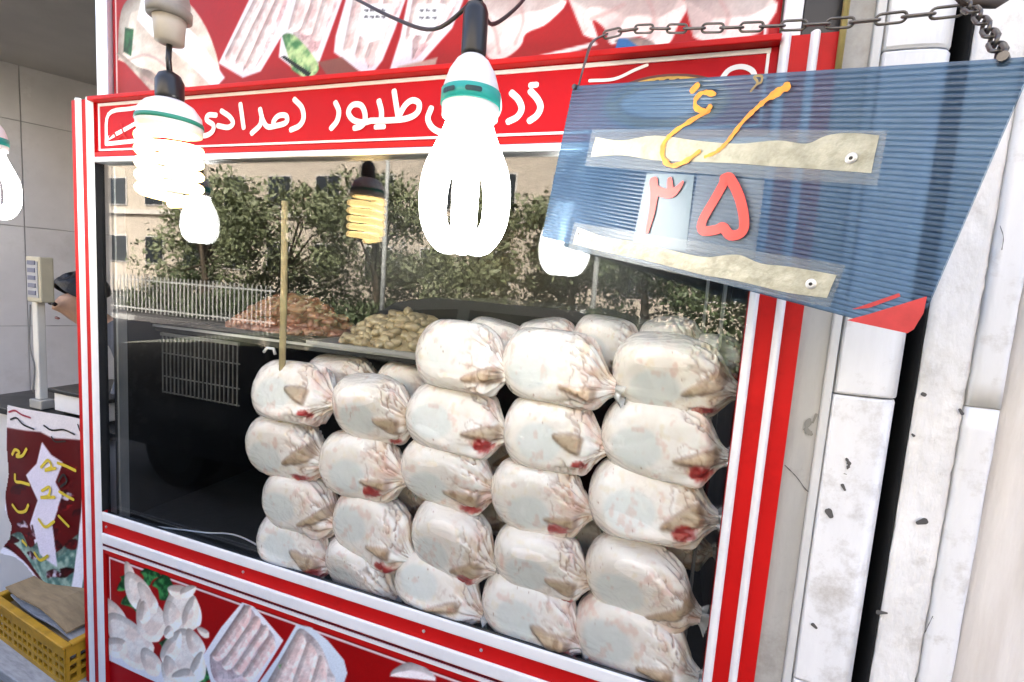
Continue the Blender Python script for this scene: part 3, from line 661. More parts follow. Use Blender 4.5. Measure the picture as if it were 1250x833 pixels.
# wooden batten and a loose cable
a_, b_ = A(348, 246, .045), A(344, 450, .045)
MB().tube([a_, (a_ + b_) / 2 + np.array([.002, 0, 0]), b_ - np.array([0, 0, .36])], .0085, 8).build('wooden_stick', wood, None, smooth=True, label='thin pale wooden stick standing upright inside the case', cat='stick')
pts = [A(px, py, .04) for px, py in ((160, 624), (190, 628), (225, 632), (258, 641))]; pts = catmull([np.array([p[0], .05 + i * .03, .746]) for i, p in enumerate(pts)] + [np.array([-1.02, .09, .746])], 6)
MB().tube(pts, .0028, 6).build('loose_cable', mat('white_cable', (.7, .7, .7), .4), None, smooth=True, label='thin pale cable lying on the dark floor of the case', cat='cable')
MB().tube([A(322, 430, .06), A(326, 425, .06), A(334, 426, .06), A(336, 433, .06)], .004, 8).build('bulldog_hook', white, None, smooth=True, label='small white hook beside the wooden stick above the chickens', cat='hook')

# ------------------------------------------------------------------ lamps hanging before the glass
def lotus_bulb(c, s, label, cable, strength=3.0, band=True, z_sock=True):
    """c: bottom centre of glowing part, s: scale (1 = 0.2 m tall glow)"""
    o = empty('lotus_bulb', c, 0, label=label, cat='light bulb', group='lit bulbs hung before the case')
    lit = emit('lotus_glow', (1, .985, .95), strength)
    prof = [(0, .0), (.028, .004), (.048, .018), (.060, .045), (.0625, .075), (.056, .110), (.046, .145), (.037, .175), (.034, .205)]
    for kx in range(6):
        a = kx * math.pi / 3 + math.atan2(CAM[1] - c[1], CAM[0] - c[0])
        P = [(c[0] + s * max(r - .006, .002) * math.cos(a), c[1] + s * max(r - .006, .002) * math.sin(a), c[2] + s * z) for r, z in [(.014, .013), (.040, .017), (.0565, .042), (.0605, .078), (.0560, .112), (.043, .146), (.031, .178), (.027, .205)]]
        rs = [s * q for q in (.014, .0180, .0188, .0190, .0188, .0172, .0152, .0132)]
        MB().tube(catmull(P, 4), list(np.interp(np.linspace(0, 7, 29), range(8), rs)), 14).build('glow_tube', lit, o, smooth=True)
    MB().lathe([(.0415 * s, .198 * s), (.0425 * s, .215 * s), (.041 * s, .24 * s), (.034 * s, .262 * s), (.024 * s, .278 * s), (.017 * s, .284 * s)], c, 32).build('ballast_cap', mat('bulb_white', (.82, .8, .78), .35, .03), o, smooth=True)
    bd = MB().lathe([(.0425 * s, .214 * s), (.0445 * s, .2145 * s), (.0440 * s, .234 * s), (.0418 * s, .2345 * s)], c, 32).build('label_band', mat('teal_print', (.02, .36, .30), .4, .05), o, smooth=True)
    tx = mat('dark_print', (.01, .05, .05), .5)
    for a0 in (-120, -70):
        mb = MB()
        for kx in range(4):
            a = rad(a0 + kx * 6); p = np.array([c[0] + .0446 * s * math.cos(a), c[1] + .0446 * s * math.sin(a), c[2] + .2245 * s])
            stroke_mb([p - np.array([-math.sin(a), math.cos(a), 0]) * .0018 * s, p + np.array([-math.sin(a), math.cos(a), 0]) * .0018 * s], .007 * s, (math.cos(a), math.sin(a), 0), .0006, mb)
        mb.build('printed_mark', tx, bd)
    MB().lathe([(.017 * s, .282 * s), (.0185 * s, .29 * s), (.0185 * s, .345 * s), (.015 * s, .355 * s), (.006 * s, .36 * s)], c, 20).build('socket', blackplastic, o, smooth=True)
    MB().tube(catmull(cable, 6), .0032, 6).build('cable', blackplastic, o, smooth=True)
    return o
YM = -.325; cb = A(564, 309, YM); S_ = .985
top = np.array([cb[0], cb[1], cb[2] + .358 * S_])
lotus_bulb(cb, S_, 'large lit bulb with bulging tubes and teal band hanging in the middle', [A(425, -6, -.12), A(480, 22, -.2), A(530, 36, -.27), top + np.array([-.006, 0, .003]), top + np.array([.006, 0, .003]), A(600, 30, -.27), A(632, 8, -.2), A(652, -20, -.12)])
c3 = A(-10, 266, -.268)
lotus_bulb(c3, .82, 'lit white bulb cut off by the left edge of the picture', [c3 + np.array([0, 0, .33]), c3 + np.array([0, 0, .7]), c3 + np.array([0, .12, 1.0])])
# spiral bulb
YS = -.305; K_ = .70 / .765; c1 = A(208, 252, YS); o = empty('spiral_bulb', c1, 0, label='lit spiral bulb with green ring hanging at the left from a beige socket', cat='light bulb', group='lit bulbs hung before the case')
sp = [(c1[0] + .047 * math.cos(a), c1[1] + .047 * math.sin(a), c1[2] + .012 + .0238 * a / 6.283) for a in np.linspace(0, 6.283 * 5, 150)]
sp = [(c1[0], c1[1], c1[2] + .006), (c1[0] + .03, c1[1] + .005, c1[2] + .008)] + sp
MB().tube(sp, .0096, 10).build('glow_spiral', emit('spiral_glow', (1, .66, .24), 1.7), o, smooth=True)
zt = c1[2] + .136
MB().lathe([(0.0274, 0), (0.0529, 0.0018), (0.0547, 0.0164), (0.0520, 0.0365), (0.0401, 0.0529), (0.0274, 0.0602)], (c1[0], c1[1], zt), 32).build('ballast_cap', mat('bulb_white', (.82, .8, .78), .35), o, smooth=True)
MB().lathe([(0.0529, 0.0164), (0.0561, 0.0169), (0.0552, 0.0246), (0.0520, 0.0251)], (c1[0], c1[1], zt), 32).build('green_ring', mat('green_plastic', (.02, .25, .16), .4), o, smooth=True)
MB().lathe([(0.0219, 0.0584), (0.0237, 0.0684), (0.0237, 0.0958), (0.0182, 0.1076), (0.0055, 0.1149)], (c1[0], c1[1], zt), 20).build('socket', blackplastic, o, smooth=True)
MB().tube([(c1[0], c1[1], zt + 0.1094), (c1[0] - .003, c1[1], zt + 0.1368), (c1[0], c1[1], zt + 0.1687)], .005, 8).build('cable', blackplastic, o, smooth=True)
ad = mat('beige_ceramic', (.36, .32, .27), .5, .2, 20)
hl = empty('lamp_holder', (c1[0], c1[1], zt + 0.1642), 0, label='grey beige screw lamp holder hanging above the spiral bulb', cat='lamp holder')
MB().lathe([(0.0146, 0.1623), (0.0237, 0.1660), (0.0255, 0.1915), (0.0274, 0.2079)], (c1[0], c1[1], zt), 24).build('neck', mat('cream_ceramic', (.55, .48, .38), .4, .15), hl, smooth=True)
MB().lathe([(0.0274, 0.2084), (0.0365, 0.2098), (0.0374, 0.2244), (0.0328, 0.2280), (0.0337, 0.2389), (0.0310, 0.2535), (0.0328, 0.2645), (0.0274, 0.2736), (0.0283, 0.3101)], (c1[0], c1[1], zt), 24).build('collar', ad, hl, smooth=True)
MB().tube([(c1[0], c1[1], zt + 0.3055), (c1[0] + .01, c1[1], zt + 0.5472), (c1[0], .0, zt + 0.7752)], .006, 8).build('cable', blackplastic, hl, smooth=True)

# ------------------------------------------------------------------ blue price sign on its chain
SD1 = np.array([0.84383324, -0.49483063, -0.20757675]); SP = A(700, 105, -.12)
SD2 = np.array([-0.13327749, 0.11689607, -0.98416077]); SD2 -= SD1 * (SD1 @ SD2); SD2 /= np.linalg.norm(SD2)
SN = np.cross(SD1, SD2); SN = SN if SN @ (CAM - SP) > 0 else -SN
def spx(px, py, off=0.): return onpl(px, py, SP, SN) + SN * off
def suv(px, py): d = onpl(px, py, SP, SN) - SP; return np.array([d @ SD1, d @ SD2])
def sw_(u, v, off=0.): return SP + SD1 * u + SD2 * v + SN * off
cT = [suv(*p) for p in ((700, 105), (1245, 71), (1135, 376), (1114, 409), (668, 290))]
wS = float(np.mean([cT[1][0], cT[3][0] + .012])); hS = float(np.mean([cT[4][1], cT[3][1]]))
sg = empty('price_sign', SP, 0, label='hanging blue ribbed plastic price sign with orange and red painted writing', cat='sign')
NR = 46; mb = MB(); us = [0, wS * .5, wS - .03, wS]
def sheet_row(v, off):
    e = wS if v < hS - .03 else wS - (v - (hS - .03)) * .8
    return [sw_(0 - .006 * v / hS, v, off), sw_(e * .5, v, off), sw_(e, v, off)]
rows = []; 
for i in range(NR):
    v0 = hS * i / NR; dv = hS / NR
    rows += [sheet_row(v0, -.0006), sheet_row(v0 + dv * .12, .0), sheet_row(v0 + dv * .3, .0007), sheet_row(v0 + dv * .7, .0007), sheet_row(v0 + dv * .88, .0)]
rows.append(sheet_row(hS, -.0006))
vs = [p for r_ in rows for p in r_]
mb.add(vs, [(i * 3 + j, i * 3 + j + 1, i * 3 + j + 4, i * 3 + j + 3) for i in range(len(rows) - 1) for j in range(2)])
def sign_mat():
    m = bpy.data.materials.new('blue_polycarbonate'); m.use_nodes = True; N = m.node_tree.nodes; Lk = m.node_tree.links
    b = N['Principled BSDF']; o = N['Material Output']
    b.inputs['Roughness'].default_value = .28
    nz = N.new('ShaderNodeTexNoise'); nz.inputs['Scale'].default_value = 7; nz.inputs['Detail'].default_value = 6
    rp = N.new('ShaderNodeValToRGB'); rp.color_ramp.elements[0].color = (.045, .085, .145, 1); rp.color_ramp.elements[1].color = (.085, .14, .215, 1)
    rp.color_ramp.elements[0].position = .35; rp.color_ramp.elements[1].position = .7
    tc = N.new('ShaderNodeTexCoord'); Lk.new(tc.outputs['Object'], nz.inputs[0]); Lk.new(nz.outputs[0], rp.inputs[0]); Lk.new(rp.outputs[0], b.inputs['Base Color'])
    tr = N.new('ShaderNodeBsdfTransparent'); tr.inputs[0].default_value = (.40, .58, .76, 1)
    mx = N.new('ShaderNodeMixShader'); mx.inputs[0].default_value = .66; Lk.new(tr.outputs[0], mx.inputs[1]); Lk.new(b.outputs[0], mx.inputs[2]); Lk.new(mx.outputs[0], o.inputs[0]); return m
bluem = sign_mat()
sheet = mb.build('sheet', bluem, sg)
back = MB(); bo = [sw_(0, 0, -.007), sw_(wS, 0, -.007), sw_(wS, hS - .03, -.007), sw_(wS - .024, hS, -.007), sw_(-.006, hS, -.007)]; fo = [sw_(0, 0, -.0008), sw_(wS, 0, -.0008), sw_(wS, hS - .03, -.0008), sw_(wS - .024, hS, -.0008), sw_(-.006, hS, -.0008)]
back.add(bo + fo, [(0, 1, 2, 3, 4)] + [(i, (i + 1) % 5, 5 + (i + 1) % 5, 5 + i) for i in range(5)])
back.build('sheet_back', glassy('sign_back', (.75, .85, .92), .03, .1, .3, diff=.25, dcol=(.12, .22, .36)), sg)
tapem = mat('yellowed_glue', (.54, .51, .39), .55, .25, 45, c2=(.32, .30, .22), bump=.5, bscale=60, spec=.2)
clear = glassy('clear_tape', (.88, .92, .95), .03, .3, .3, diff=.3, dcol=(.34, .37, .38))
def quad(name, P, off, m, par=sg, n=1): 
    return MB().add([spx(px, py, off) for px, py in P], [tuple(range(len(P)))]).build(name, m, par)
t1 = quad('tape_strip', [(724, 158), (1084, 160), (1071, 227), (715, 203)], .0016, clear)
t2 = quad('tape_strip', [(702, 272), (1033, 324), (1013, 376), (694, 304)], .0016, clear)
def glue(name, top_, bot, par):
    P = top_ + bot[::-1]; n = len(top_); T_ = catmull([np.array(p) for p in top_], 4); B_ = catmull([np.array(p) for p in bot], 4)
    mb = MB(); vs = [spx(*p, .0018) for p in T_] + [spx(*(p * .5 + q * .5), .0028) for p, q in zip(T_, B_)] + [spx(*p, .0018) for p in B_]; m_ = len(T_)
    mb.add(vs, [(i, i + 1, m_ * (j + 1) + i + 1 - 0, m_ * (j + 1) + i) if j == 0 else (m_ + i, m_ + i + 1, 2 * m_ + i + 1, 2 * m_ + i) for j in range(2) for i in range(m_ - 1)])
    return mb.build(name, tapem, par, smooth=True)
glue('glue_smear', [(728, 168), (760, 172), (800, 166), (850, 172), (900, 176), (950, 172), (985, 176), (1010, 166), (1040, 163), (1074, 166)], [(722, 192), (760, 190), (800, 196), (850, 198), (900, 200), (950, 204), (985, 206), (1010, 208), (1040, 210), (1064, 212)], t1)
glue('glue_smear', [(706, 278), (740, 290), (780, 296), (820, 306), (860, 314), (885, 312), (905, 312), (930, 322), (965, 326), (1022, 336)], [(700, 298), (740, 308), (780, 316), (820, 326), (860, 336), (885, 340), (905, 344), (930, 350), (965, 358), (1010, 364)], t2)
quad('clear_patch', [(790, 212), (848, 214), (838, 306), (772, 300)], .0013, glassy('glare_tape', (.8, .85, .9), .03, .3, .25, diff=.55, dcol=(.24, .32, .36)))  # pale colour of the first tape patch is glare painted in
quad('clear_patch', [(852, 214), (934, 220), (922, 316), (838, 306)], .0012, glassy('grey_tape', (.8, .85, .9), .03, .3, .25, diff=.3, dcol=(.30, .36, .42)))
for px, py in ((1040, 194), (991, 347), (708, 286)):
    p = spx(px, py, .003); mb = MB(); mb2 = MB(); n = 16
    for rr, q, l in ((.0062, mb, 0), (.0026, mb2, .0008)):
        vs = [p + SN * l + rr * (SD1 * math.cos(a) + SD2 * math.sin(a)) for a in np.linspace(0, 6.283, n + 1)[:-1]] + [p + SN * (l + .0015) + rr * .6 * (SD1 * math.cos(a) + SD2 * math.sin(a)) for a in np.linspace(0, 6.283, n + 1)[:-1]]
        q.add(vs, [(i, (i + 1) % n, n + (i + 1) % n, n + i) for i in range(n)] + [tuple(range(n, 2 * n))])
    s_ = mb.build('screw', mat('screw_white', (.75, .74, .72), .3, metal=.3), sg); mb2.build('screw_socket', blackp, s_)
orange = mat('orange_paint', (.80, .36, .02), .45, .2, 60, c2=(.72, .20, .02)); coral = mat('coral_paint', (.78, .045, .028), .4, .06, 20)
def sstroke(name, P, wd, m, off=.0031, rough=0.): return lines3(spx, [P] if isinstance(P[0], tuple) else P, wd, SN, off, name, m, sg, rough=rough)
px1 = .0011  # about one photo pixel on the sign, metres
sstroke('letter_ghain', [[(874, 116), (860, 114), (851, 122), (851, 132), (862, 137), (868, 132)], ([(866, 136), (842, 150), (823, 163), (812, 176), (811, 193), (821, 203), (838, 198), (852, 188), (862, 181), (866, 190)],)], .0066, orange, rough=.25) if False else None
sstroke('letter', [[(874, 116), (860, 114), (851, 122), (851, 132), (862, 137), (868, 132)]], .0065, orange, rough=.34)
sstroke('letter', [[(866, 136), (842, 150), (823, 163), (812, 176), (811, 193), (821, 203), (838, 198), (855, 186)]], .0070, orange, rough=.34)
sstroke('letter', [[(862, 192), (876, 186), (890, 173), (907, 151), (922, 136), (937, 123), (948, 116), (961, 108)]], [.004, .005, .0055, .0055, .006, .007, .009, .010], orange, rough=.28)
sstroke('letter_dot', [[(847, 111), (852, 106)]], .010, orange); 
sstroke('vowel_mark', [[(918, 112), (926, 102), (922, 95), (931, 94), (931, 101), (926, 104)]], .003, mat('olive_paint', (.30, .22, .08), .5))
sstroke('digit', [[(799, 222), (800, 238), (797, 261), (791.5, 283)]], [.0150, .0135, .0105, .0065], coral)
sstroke('digit', [[(800, 230), (808, 235), (820, 237), (828, 232), (835, 223)]], [.0115, .0130, .0135, .0100, .004], coral, .0034)
sstroke('digit', [[(819, 220), (820, 235)]], [.008, .012], coral, .0037)
sstroke('digit', [[(888, 218), (876, 240), (859, 270), (860, 282), (876, 281), (884, 278), (894, 288), (908, 283), (910, 266), (904, 240), (893, 219), (886, 219)]], .0132, coral, .0031)
redc = mat('red_tape', (.62, .05, .05), .4, .15, 30)
quad('corner_tape', [(1034, 391), (1060, 384), (1132, 362), (1128, 382), (1116, 402), (1108, 407)], .0018, redc)
quad('corner_tape', [(1040, 378), (1098, 358), (1100, 362), (1062, 376)], .0018, redc)

# chains
def link_mesh(L_, wd, r_):
    P = []; h = L_ / 2 - wd / 2
    for a in np.linspace(-90, 90, 9): P.append((h + wd / 2 * math.cos(rad(a)), wd / 2 * math.sin(rad(a)), 0))
    for a in np.linspace(90, 270, 9): P.append((-h + wd / 2 * math.cos(rad(a)), wd / 2 * math.sin(rad(a)), 0))
    me = MB().tube(P, r_, 6, closed=True).mesh('link'); me.polygons.foreach_set('use_smooth', [True] * len(me.polygons)); me.materials.append(steel); return me
LINK = link_mesh(.036, .0125, .0021)
def chain(path, label, pitch=.0305):
    P = catmull(path, 12); seg = [np.linalg.norm(P[i + 1] - P[i]) for i in range(len(P) - 1)]; cum = np.concatenate([[0], np.cumsum(seg)]); n = max(1, int(cum[-1] / pitch))
    o = empty('chain', P[0], 0, label=label, cat='chain', group='chains that carry the price sign')
    for i in range(n):
        s = (i + .5) * cum[-1] / n; p = np.array([np.interp(s, cum, [q[a] for q in P]) for a in range(3)]); p2 = np.array([np.interp(s + .01, cum, [q[a] for q in P]) for a in range(3)]); p0 = np.array([np.interp(s - .01, cum, [q[a] for q in P]) for a in range(3)])
        t = Vector(p2 - p0).normalized(); up_ = Vector((0, -.4, 1)); s2 = t.cross(up_).normalized(); u2 = s2.cross(t)
        if i % 2: s2, u2 = u2, -s2
        m = Matrix((t, u2, s2)).transposed().to_4x4(); q = bpy.data.objects.new('link', LINK); col.objects.link(q); q.parent = o; m.translation = Vector(p - P[0]); q.matrix_local = m
chain([A(738, 43, -.035), A(775, 36, -.05), A(840, 35, -.075), A(920, 33, -.10), A(1030, 28, -.13), A(1110, 20, -.15), A(1174, 13, -.16)], 'rusty steel chain strung across the top towards the white column')
cn = spx(1224, 71, -.002)
chain([A(1176, 6, -.165), A(1190, 15, -.22), A(1207, 38, -.30), cn], 'short chain holding the right corner of the blue sign')
MB().tube([A(1150, -25, -.12), A(1180, 4, -.168), A(1215, 5, -.15), A(1230, -4, -.08)], .006, 8).build('wall_hook', mat('rust', (.06, .04, .03), .7, .3), None, smooth=True, label='dark iron hook on the right wall that holds the chains', cat='hook')
pw = [A(738, 43, -.035), A(722, 52, -.05), A(714, 75, -.09), spx(705, 106, -.002)]
MB().tube(catmull(pw, 5), .0018, 6).tube(catmull([p + np.array([.006 * (1 - i / 3), 0, .002]) for i, p in enumerate(pw)], 5), .0018, 6).build('tie_wire', steel, None, smooth=True, label='twisted wire tying the left corner of the blue sign to the chain', cat='wire')
for px, py in ((703, 107), (1225, 71)):
    p = spx(px, py); MB().tube([p - SN * .012, p + SN * .006], .0045, 10).build('eyelet_bolt', steel, sg)

# ------------------------------------------------------------------ right side: jamb, pilaster, channel, stone wall
jb = empty('door_jamb', (.24, 0, GROUND), 0, label='dirty grey metal jamb between the red frame and white pilaster', cat='door jamb')
box('face_panel', greymetal, jb, .2105, .2570, -.004, .12, GROUND, 2.72)
box('edge_strip', mat('pale_metal', (.62, .62, .60), .45, .06, 8, dirt=.2), jb, .2575, .2715, -.012, .12, GROUND, 2.72, b=.003)
a_ = A(1028, 50, -.02)
MB().tube([(a_[0], -.018, 2.0), (a_[0] - .001, -.018, 2.4), (a_[0], -.018, 2.72)], .0052, 10).build('conduit', mat('yellowed_pipe', (.52, .42, .16), .5, .2, 20), None, smooth=True, label='thin yellowed pipe running down behind the top of the sign', cat='pipe')
pil = empty('pilaster', (.32, 0, GROUND), 0, label='rounded white stone pilaster with a dark joint line beside black gap', cat='pilaster')
def pil_block(z0, z1, dx=0.):
    prof = [(.274, .02), (.2745, -.010), (.277, -.0135), (.300, -.0150), (.325, -.0145), (.347, -.012), (.362, -.006), (.3705, .004), (.3735, .018), (.374, .11)]; n = len(prof); vs = []
    for z, ins in ((z0, .004), (z0 + .004, 0), (z1 - .004, 0), (z1, .004)): vs += [(x + dx, y + ins, z) for x, y in prof]
    o = MB().add(vs, [(k * n + i, k * n + i + 1, (k + 1) * n + i + 1, (k + 1) * n + i) for k in range(3) for i in range(n - 1)] + [tuple(range(n)), tuple(range(4 * n - 1, 3 * n - 1, -1))]).build('stone_block', smoothstone, pil); shade_auto(o, 35)
for z0, z1 in ((GROUND, .36), (.363, .905), (.908, 1.4545), (1.4575, 2.03), (2.033, 2.719)): pil_block(z0, z1, random.uniform(-.001, .001))
MB().box(.2735, .3722, .022, .1, GROUND, 2.72).build('joint_core', mat('dark_joint', (.05, .05, .05), .9), pil)
ch = empty('shutter_channel', (.384, .05, GROUND), 0, label='black shutter guide channel between the pilaster and stone wall', cat='shutter guide')
gap_black = mat('gap_shade_black', (.004, .004, .004), .9, .2)  # near-black puts the shade of the narrow gap into the colour
box('channel_back', gap_black, ch, .3735, .395, .16, .18, GROUND, 2.72); box('channel_side', gap_black, ch, .3925, .3955, -.001, .1595, GROUND, 2.72); box('channel_side', gap_black, ch, .3745, .3755, .03, .1595, GROUND, 2.72)
st = empty('stone_wall', (.7, 0, GROUND), 0, label='cracked white stone wall at the right edge', cat='wall')
def slab(name, m, x0, x1, y, z0, z1, rough_, seed, par=st, nx=8, nz=14):
    r_ = np.random.default_rng(seed); vs = []; 
    for k_ in range(nz + 1):
        for i in range(nx + 1):
            u, v = i / nx, k_ / nz; e = min(u, 1 - u, v * 3, (1 - v) * 3); edge = .004 * (1 - min(1, e * 12))
            j = r_.normal(0, rough_); jx = r_.normal(0, rough_ * 1.2) if i in (0, nx) else 0
            vs.append((x0 + (x1 - x0) * u + jx, y - j + edge, z0 + (z1 - z0) * v))
    n = nx + 1; fs = [(k_ * n + i, k_ * n + i + 1, (k_ + 1) * n + i + 1, (k_ + 1) * n + i) for k_ in range(nz) for i in range(nx)]
    b0 = len(vs); per = [i for i in range(n)] + [k_ * n + nx for k_ in range(1, nz + 1)] + [nz * n + i for i in range(nx - 1, -1, -1)] + [k_ * n for k_ in range(nz - 1, 0, -1)]
    for p in per: vs.append((vs[p][0], y + .05, vs[p][2]))
    m_ = len(per); fs += [(per[i], b0 + i, b0 + (i + 1) % m_, per[(i + 1) % m_]) for i in range(m_)] + [tuple(range(b0, b0 + m_))]
    return MB().add(vs, fs).build(name, m, par, smooth=True)
zz = [GROUND, .42, .93, 1.46, 2.05, 2.72]
for i in range(5):
    slab('smooth_stone', smoothstone, .4655, .5085, -.012, zz[i] + .0012, zz[i + 1] - .0012, .0003, 20 + i)
MB().box(.3965, 1.2, .035, .3, GROUND, 2.72).build('wall_core', mat('dark_joint', (.05, .05, .05), .9), st)
slab('rough_stone', plaster, .3965, .4625, -.006, GROUND, .50, .0004, 3, nx=10, nz=40); slab('rough_stone', plaster, .3965, .4625, -.006, .503, 2.719, .0004, 4, nx=10, nz=140)
slab('brown_stone', brownstone, .511, 1.15, -.010, GROUND, .72, .0006, 40, nx=20); slab('brown_stone', brownstone, .511, 1.15, -.010, .723, 2.719, .0006, 41, nx=20, nz=40)
# chips and cracks in the stone
chipm = mat('chip_dark', (.10, .095, .09), .9)
def chip(pts, wd, Y, par): lines3(lambda px, py: A(px, py, Y), [pts], wd, NF, .0016, 'chip', chipm, par, rough=.5)
for p, wd in (([(1120, 638), (1128, 636)], .009), ([(1072, 747), (1082, 748)], .006), ([(1126, 481), (1128, 482)], .006), ([(1171, 500), (1174, 505)], .006), ([(1140, 755), (1142, 760)], .005), ([(1113, 530), (1115, 532)], .004)): chip(p, wd, -.0085, st)
for p, wd in (([(1138, 752), (1132, 764), (1128, 772)], .0012), ([(1220, 276), (1224, 290), (1222, 305)], .001)): chip(p, wd, -.0125, st)
for p, wd in (([(1033, 560), (1036, 566), (1034, 572)], .005), ([(1028, 592), (1031, 598)], .004), ([(1011, 624), (1014, 630)], .009), ([(992, 762), (996, 766)], .005), ([(1030, 578), (1033, 579)], .002)): chip(p, wd, -.0155, pil)
for p, wd in (([(958, 568), (972, 582), (984, 598), (996, 606)], .0016),): chip(p, wd, -.0045, jb)
for p, wd in (([(988, 512), (984, 524), (990, 530)], .008), ([(996, 506), (992, 516)], .004)): lines3(lambda px, py: A(px, py, -.0045), [p], wd, NF, .0016, 'chip', mat('scuff', (.24, .23, .20), .8), jb, rough=.4)

# ------------------------------------------------------------------ things left of the case
# counter, weighing scale
ct = empty('side_counter', (-2.55, .45, GROUND), 0, label='small dark topped counter behind the menu banner, carrying the scale', cat='counter')
YC = .30
pt_ = A(62, 503, YC); zc = float(pt_[2])
box('counter_top', blackp, ct, -3.0, -1.95, .24, .75, zc - .03, zc, b=.004)
box('counter_body', mat('counter_white', (.6, .6, .6), .5, .05), ct, -2.95, -1.98, .27, .72, GROUND, zc - .0305)
scl = empty('weighing_scale', (-2.45, .38, zc), 0, label='beige weighing scale with key panel raised on a pole', cat='scale')
pa, pb = A(62, 476, YC), A(112, 500, YC)
box('platform', white, scl, pa[0] + .02, pb[0] + .1, .30, .52, zc + .012, float(pa[2]) - .006, b=.004)
box('pan', blackp, scl, pa[0] + .005, pb[0] + .12, .285, .535, float(pa[2]) - .005, float(pa[2]) + .012, b=.003)
for i in range(2): MB().lathe([(.018, 0), (.018, .011)], (pa[0] + .06 + i * .2, .33, zc + .0005), 12).build('foot', blackplastic, scl)
pc, pd = A(51, 490, YC + .02), A(53, 372, YC + .02)
cm = mat('scale_cream', (.72, .70, .64), .45, .05)
box('column', cm, scl, pc[0] - .018, pc[0] + .018, .305, .335, zc + .0405, float(pd[2]) + .02, b=.004)
box('column_base', mat('scale_grey', (.38, .37, .34), .5), scl, pc[0] - .04, pc[0] + .045, .295, .345, zc + .0005, zc + .04, b=.004)
ha, hb = A(38, 313, YC), A(57, 370, YC)
hw = (hb[0] - ha[0]); 
hmb = MB().box(0, hw, 0, .05, float(hb[2]), float(ha[2]), b=.006); head = hmb.build('display_head', mat('scale_beige', (.55, .50, .36), .45, .08), scl)
head.location = (ha[0], YC - .02, 0); 
kp = box('key_panel', mat('key_grey', (.42, .42, .43), .5, .05), head, .012, hw - .012, -.003, -.0002, float(hb[2]) + .02, float(ha[2]) - .02, local=True)
zr = np.linspace(float(hb[2]) + .03, float(ha[2]) - .035, 5)
for z in zr: box('key_row', mat('key_blue', (.14, .15, .22), .4), head, .022, hw - .024, -.006, -.0032, z, z + .018, local=True)
MB().tube(catmull([A(37, 372, YC), A(36, 420, YC), A(42, 448, YC), A(40, 480, YC)], 5), .003, 6).build('power_cord', mat('cord_grey', (.2, .2, .2), .6), scl, smooth=True)
# menu banner
YB = .13
bx0, bx1 = A(6, 560, YB)[0], A(116, 560, YB)[0]; bz0, bz1 = A(6, 700, YB)[2] - .06, A(8, 494, YB)[2]
mp_ = Print(bx0, bx1, bz0, bz1, .0042, (.33, .02, .04))
xb = lambda L_: [(A(px, py, YB)[0], A(px, py, YB)[2]) for px, py in L_]
mp_.fill(xb([(-5, 480), (130, 500), (130, 545), (96, 540), (60, 536), (48, 528), (5, 522)]), (.86, .84, .85), .004)
mp_.fill(xb([(50, 540), (60, 556), (72, 566), (66, 590), (74, 606), (68, 640), (80, 690), (56, 676), (42, 640), (50, 610), (34, 580), (46, 566)]), (.88, .86, .92), .003)
mp_.meat(xb([(14, 660), (30, 652), (44, 668), (60, 652), (72, 670), (100, 650), (116, 720), (80, 712), (50, 690), (10, 676)]), (.62, .72, .66), (.30, .45, .42), .02, 60, 5)
for q in range(26):
    bx_, by_ = random.uniform(16, 96), random.uniform(545, 700); mp_.meat(xb([(bx_ + random.uniform(4, 10) * math.cos(t), by_ + random.uniform(3, 9) * math.sin(t)) for t in np.linspace(0, 6.28, 9)[:-1]]), random.choice([(.20, .02, .04), (.10, .02, .03), (.5, .06, .08), (.75, .72, .78)]), (.25, .02, .05), .012, 90, q)
mp_.fill(xb([(50, 548), (58, 560), (70, 566), (66, 588), (74, 604), (68, 638), (78, 684), (58, 672), (46, 640), (52, 610), (38, 582), (48, 566)]), (.86, .84, .90), .003)
mp_.fill(xb([(-5, 500), (8, 500), (6, 600), (14, 640), (10, 668), (30, 684), (62, 702), (100, 722), (116, 730), (116, 760), (-10, 760)]), (.92, .92, .96), .003)
mp_.fill(xb([(94, 545), (101, 545), (104, 725), (94, 720)]), (.92, .92, .95), .002)
def bfn(x, z):
    u = (x - bx0) / (bx1 - bx0); v = (z - bz0) / (bz1 - bz0)
    return np.stack([x, YB + .012 * np.sin(u * 7 + v * 3) * (1 - .5 * v) - .05 * (1 - v) ** 2 + .02 * u, z + (1 - v) ** 3 * .05 * np.sin(u * 5 + 1)], 1)
bn = mp_.build('menu_banner', printm, None, bfn, keep=xb([(9, 494), (60, 502), (117, 518), (117, 731), (100, 726), (64, 708), (34, 690), (9, 678), (17, 662), (18, 646), (6, 618), (10, 580), (6, 540)]), smooth=True, label='dark red printed menu banner with yellow and white writing beside the case', cat='banner')
yel = mat('yellow_print', (.75, .58, .05), .4, .1); 
def bstroke(P, wd, m, name='letter'): lines3(lambda px, py: bfn(np.array([A(px, py, YB)[0]]), np.array([A(px, py, YB)[2]]))[0], [P] if isinstance(P[0], tuple) else P, wd, NF, .003, name, m, bn)
for P in ([(16, 555), (20, 549), (26, 552), (22, 557), (30, 556), (35, 548)], [(52, 570), (58, 562), (62, 570), (56, 574), (66, 572)], [(68, 566), (76, 570), (86, 576)], [(20, 580), (21, 588), (30, 589), (40, 591)], [(55, 598), (62, 594), (62, 604), (54, 606), (68, 606)], [(72, 600), (80, 606), (86, 610)], [(18, 618), (26, 626), (36, 624), (40, 616)], [(54, 632), (62, 640), (70, 634)], [(74, 628), (84, 640)], [(34, 662), (40, 666)], [(52, 672), (60, 678), (68, 672)]): bstroke(P, .0125, yel)
blk = mat('black_print', (.012, .01, .01), .5); drd = mat('dark_red_print', (.35, .02, .05), .5)
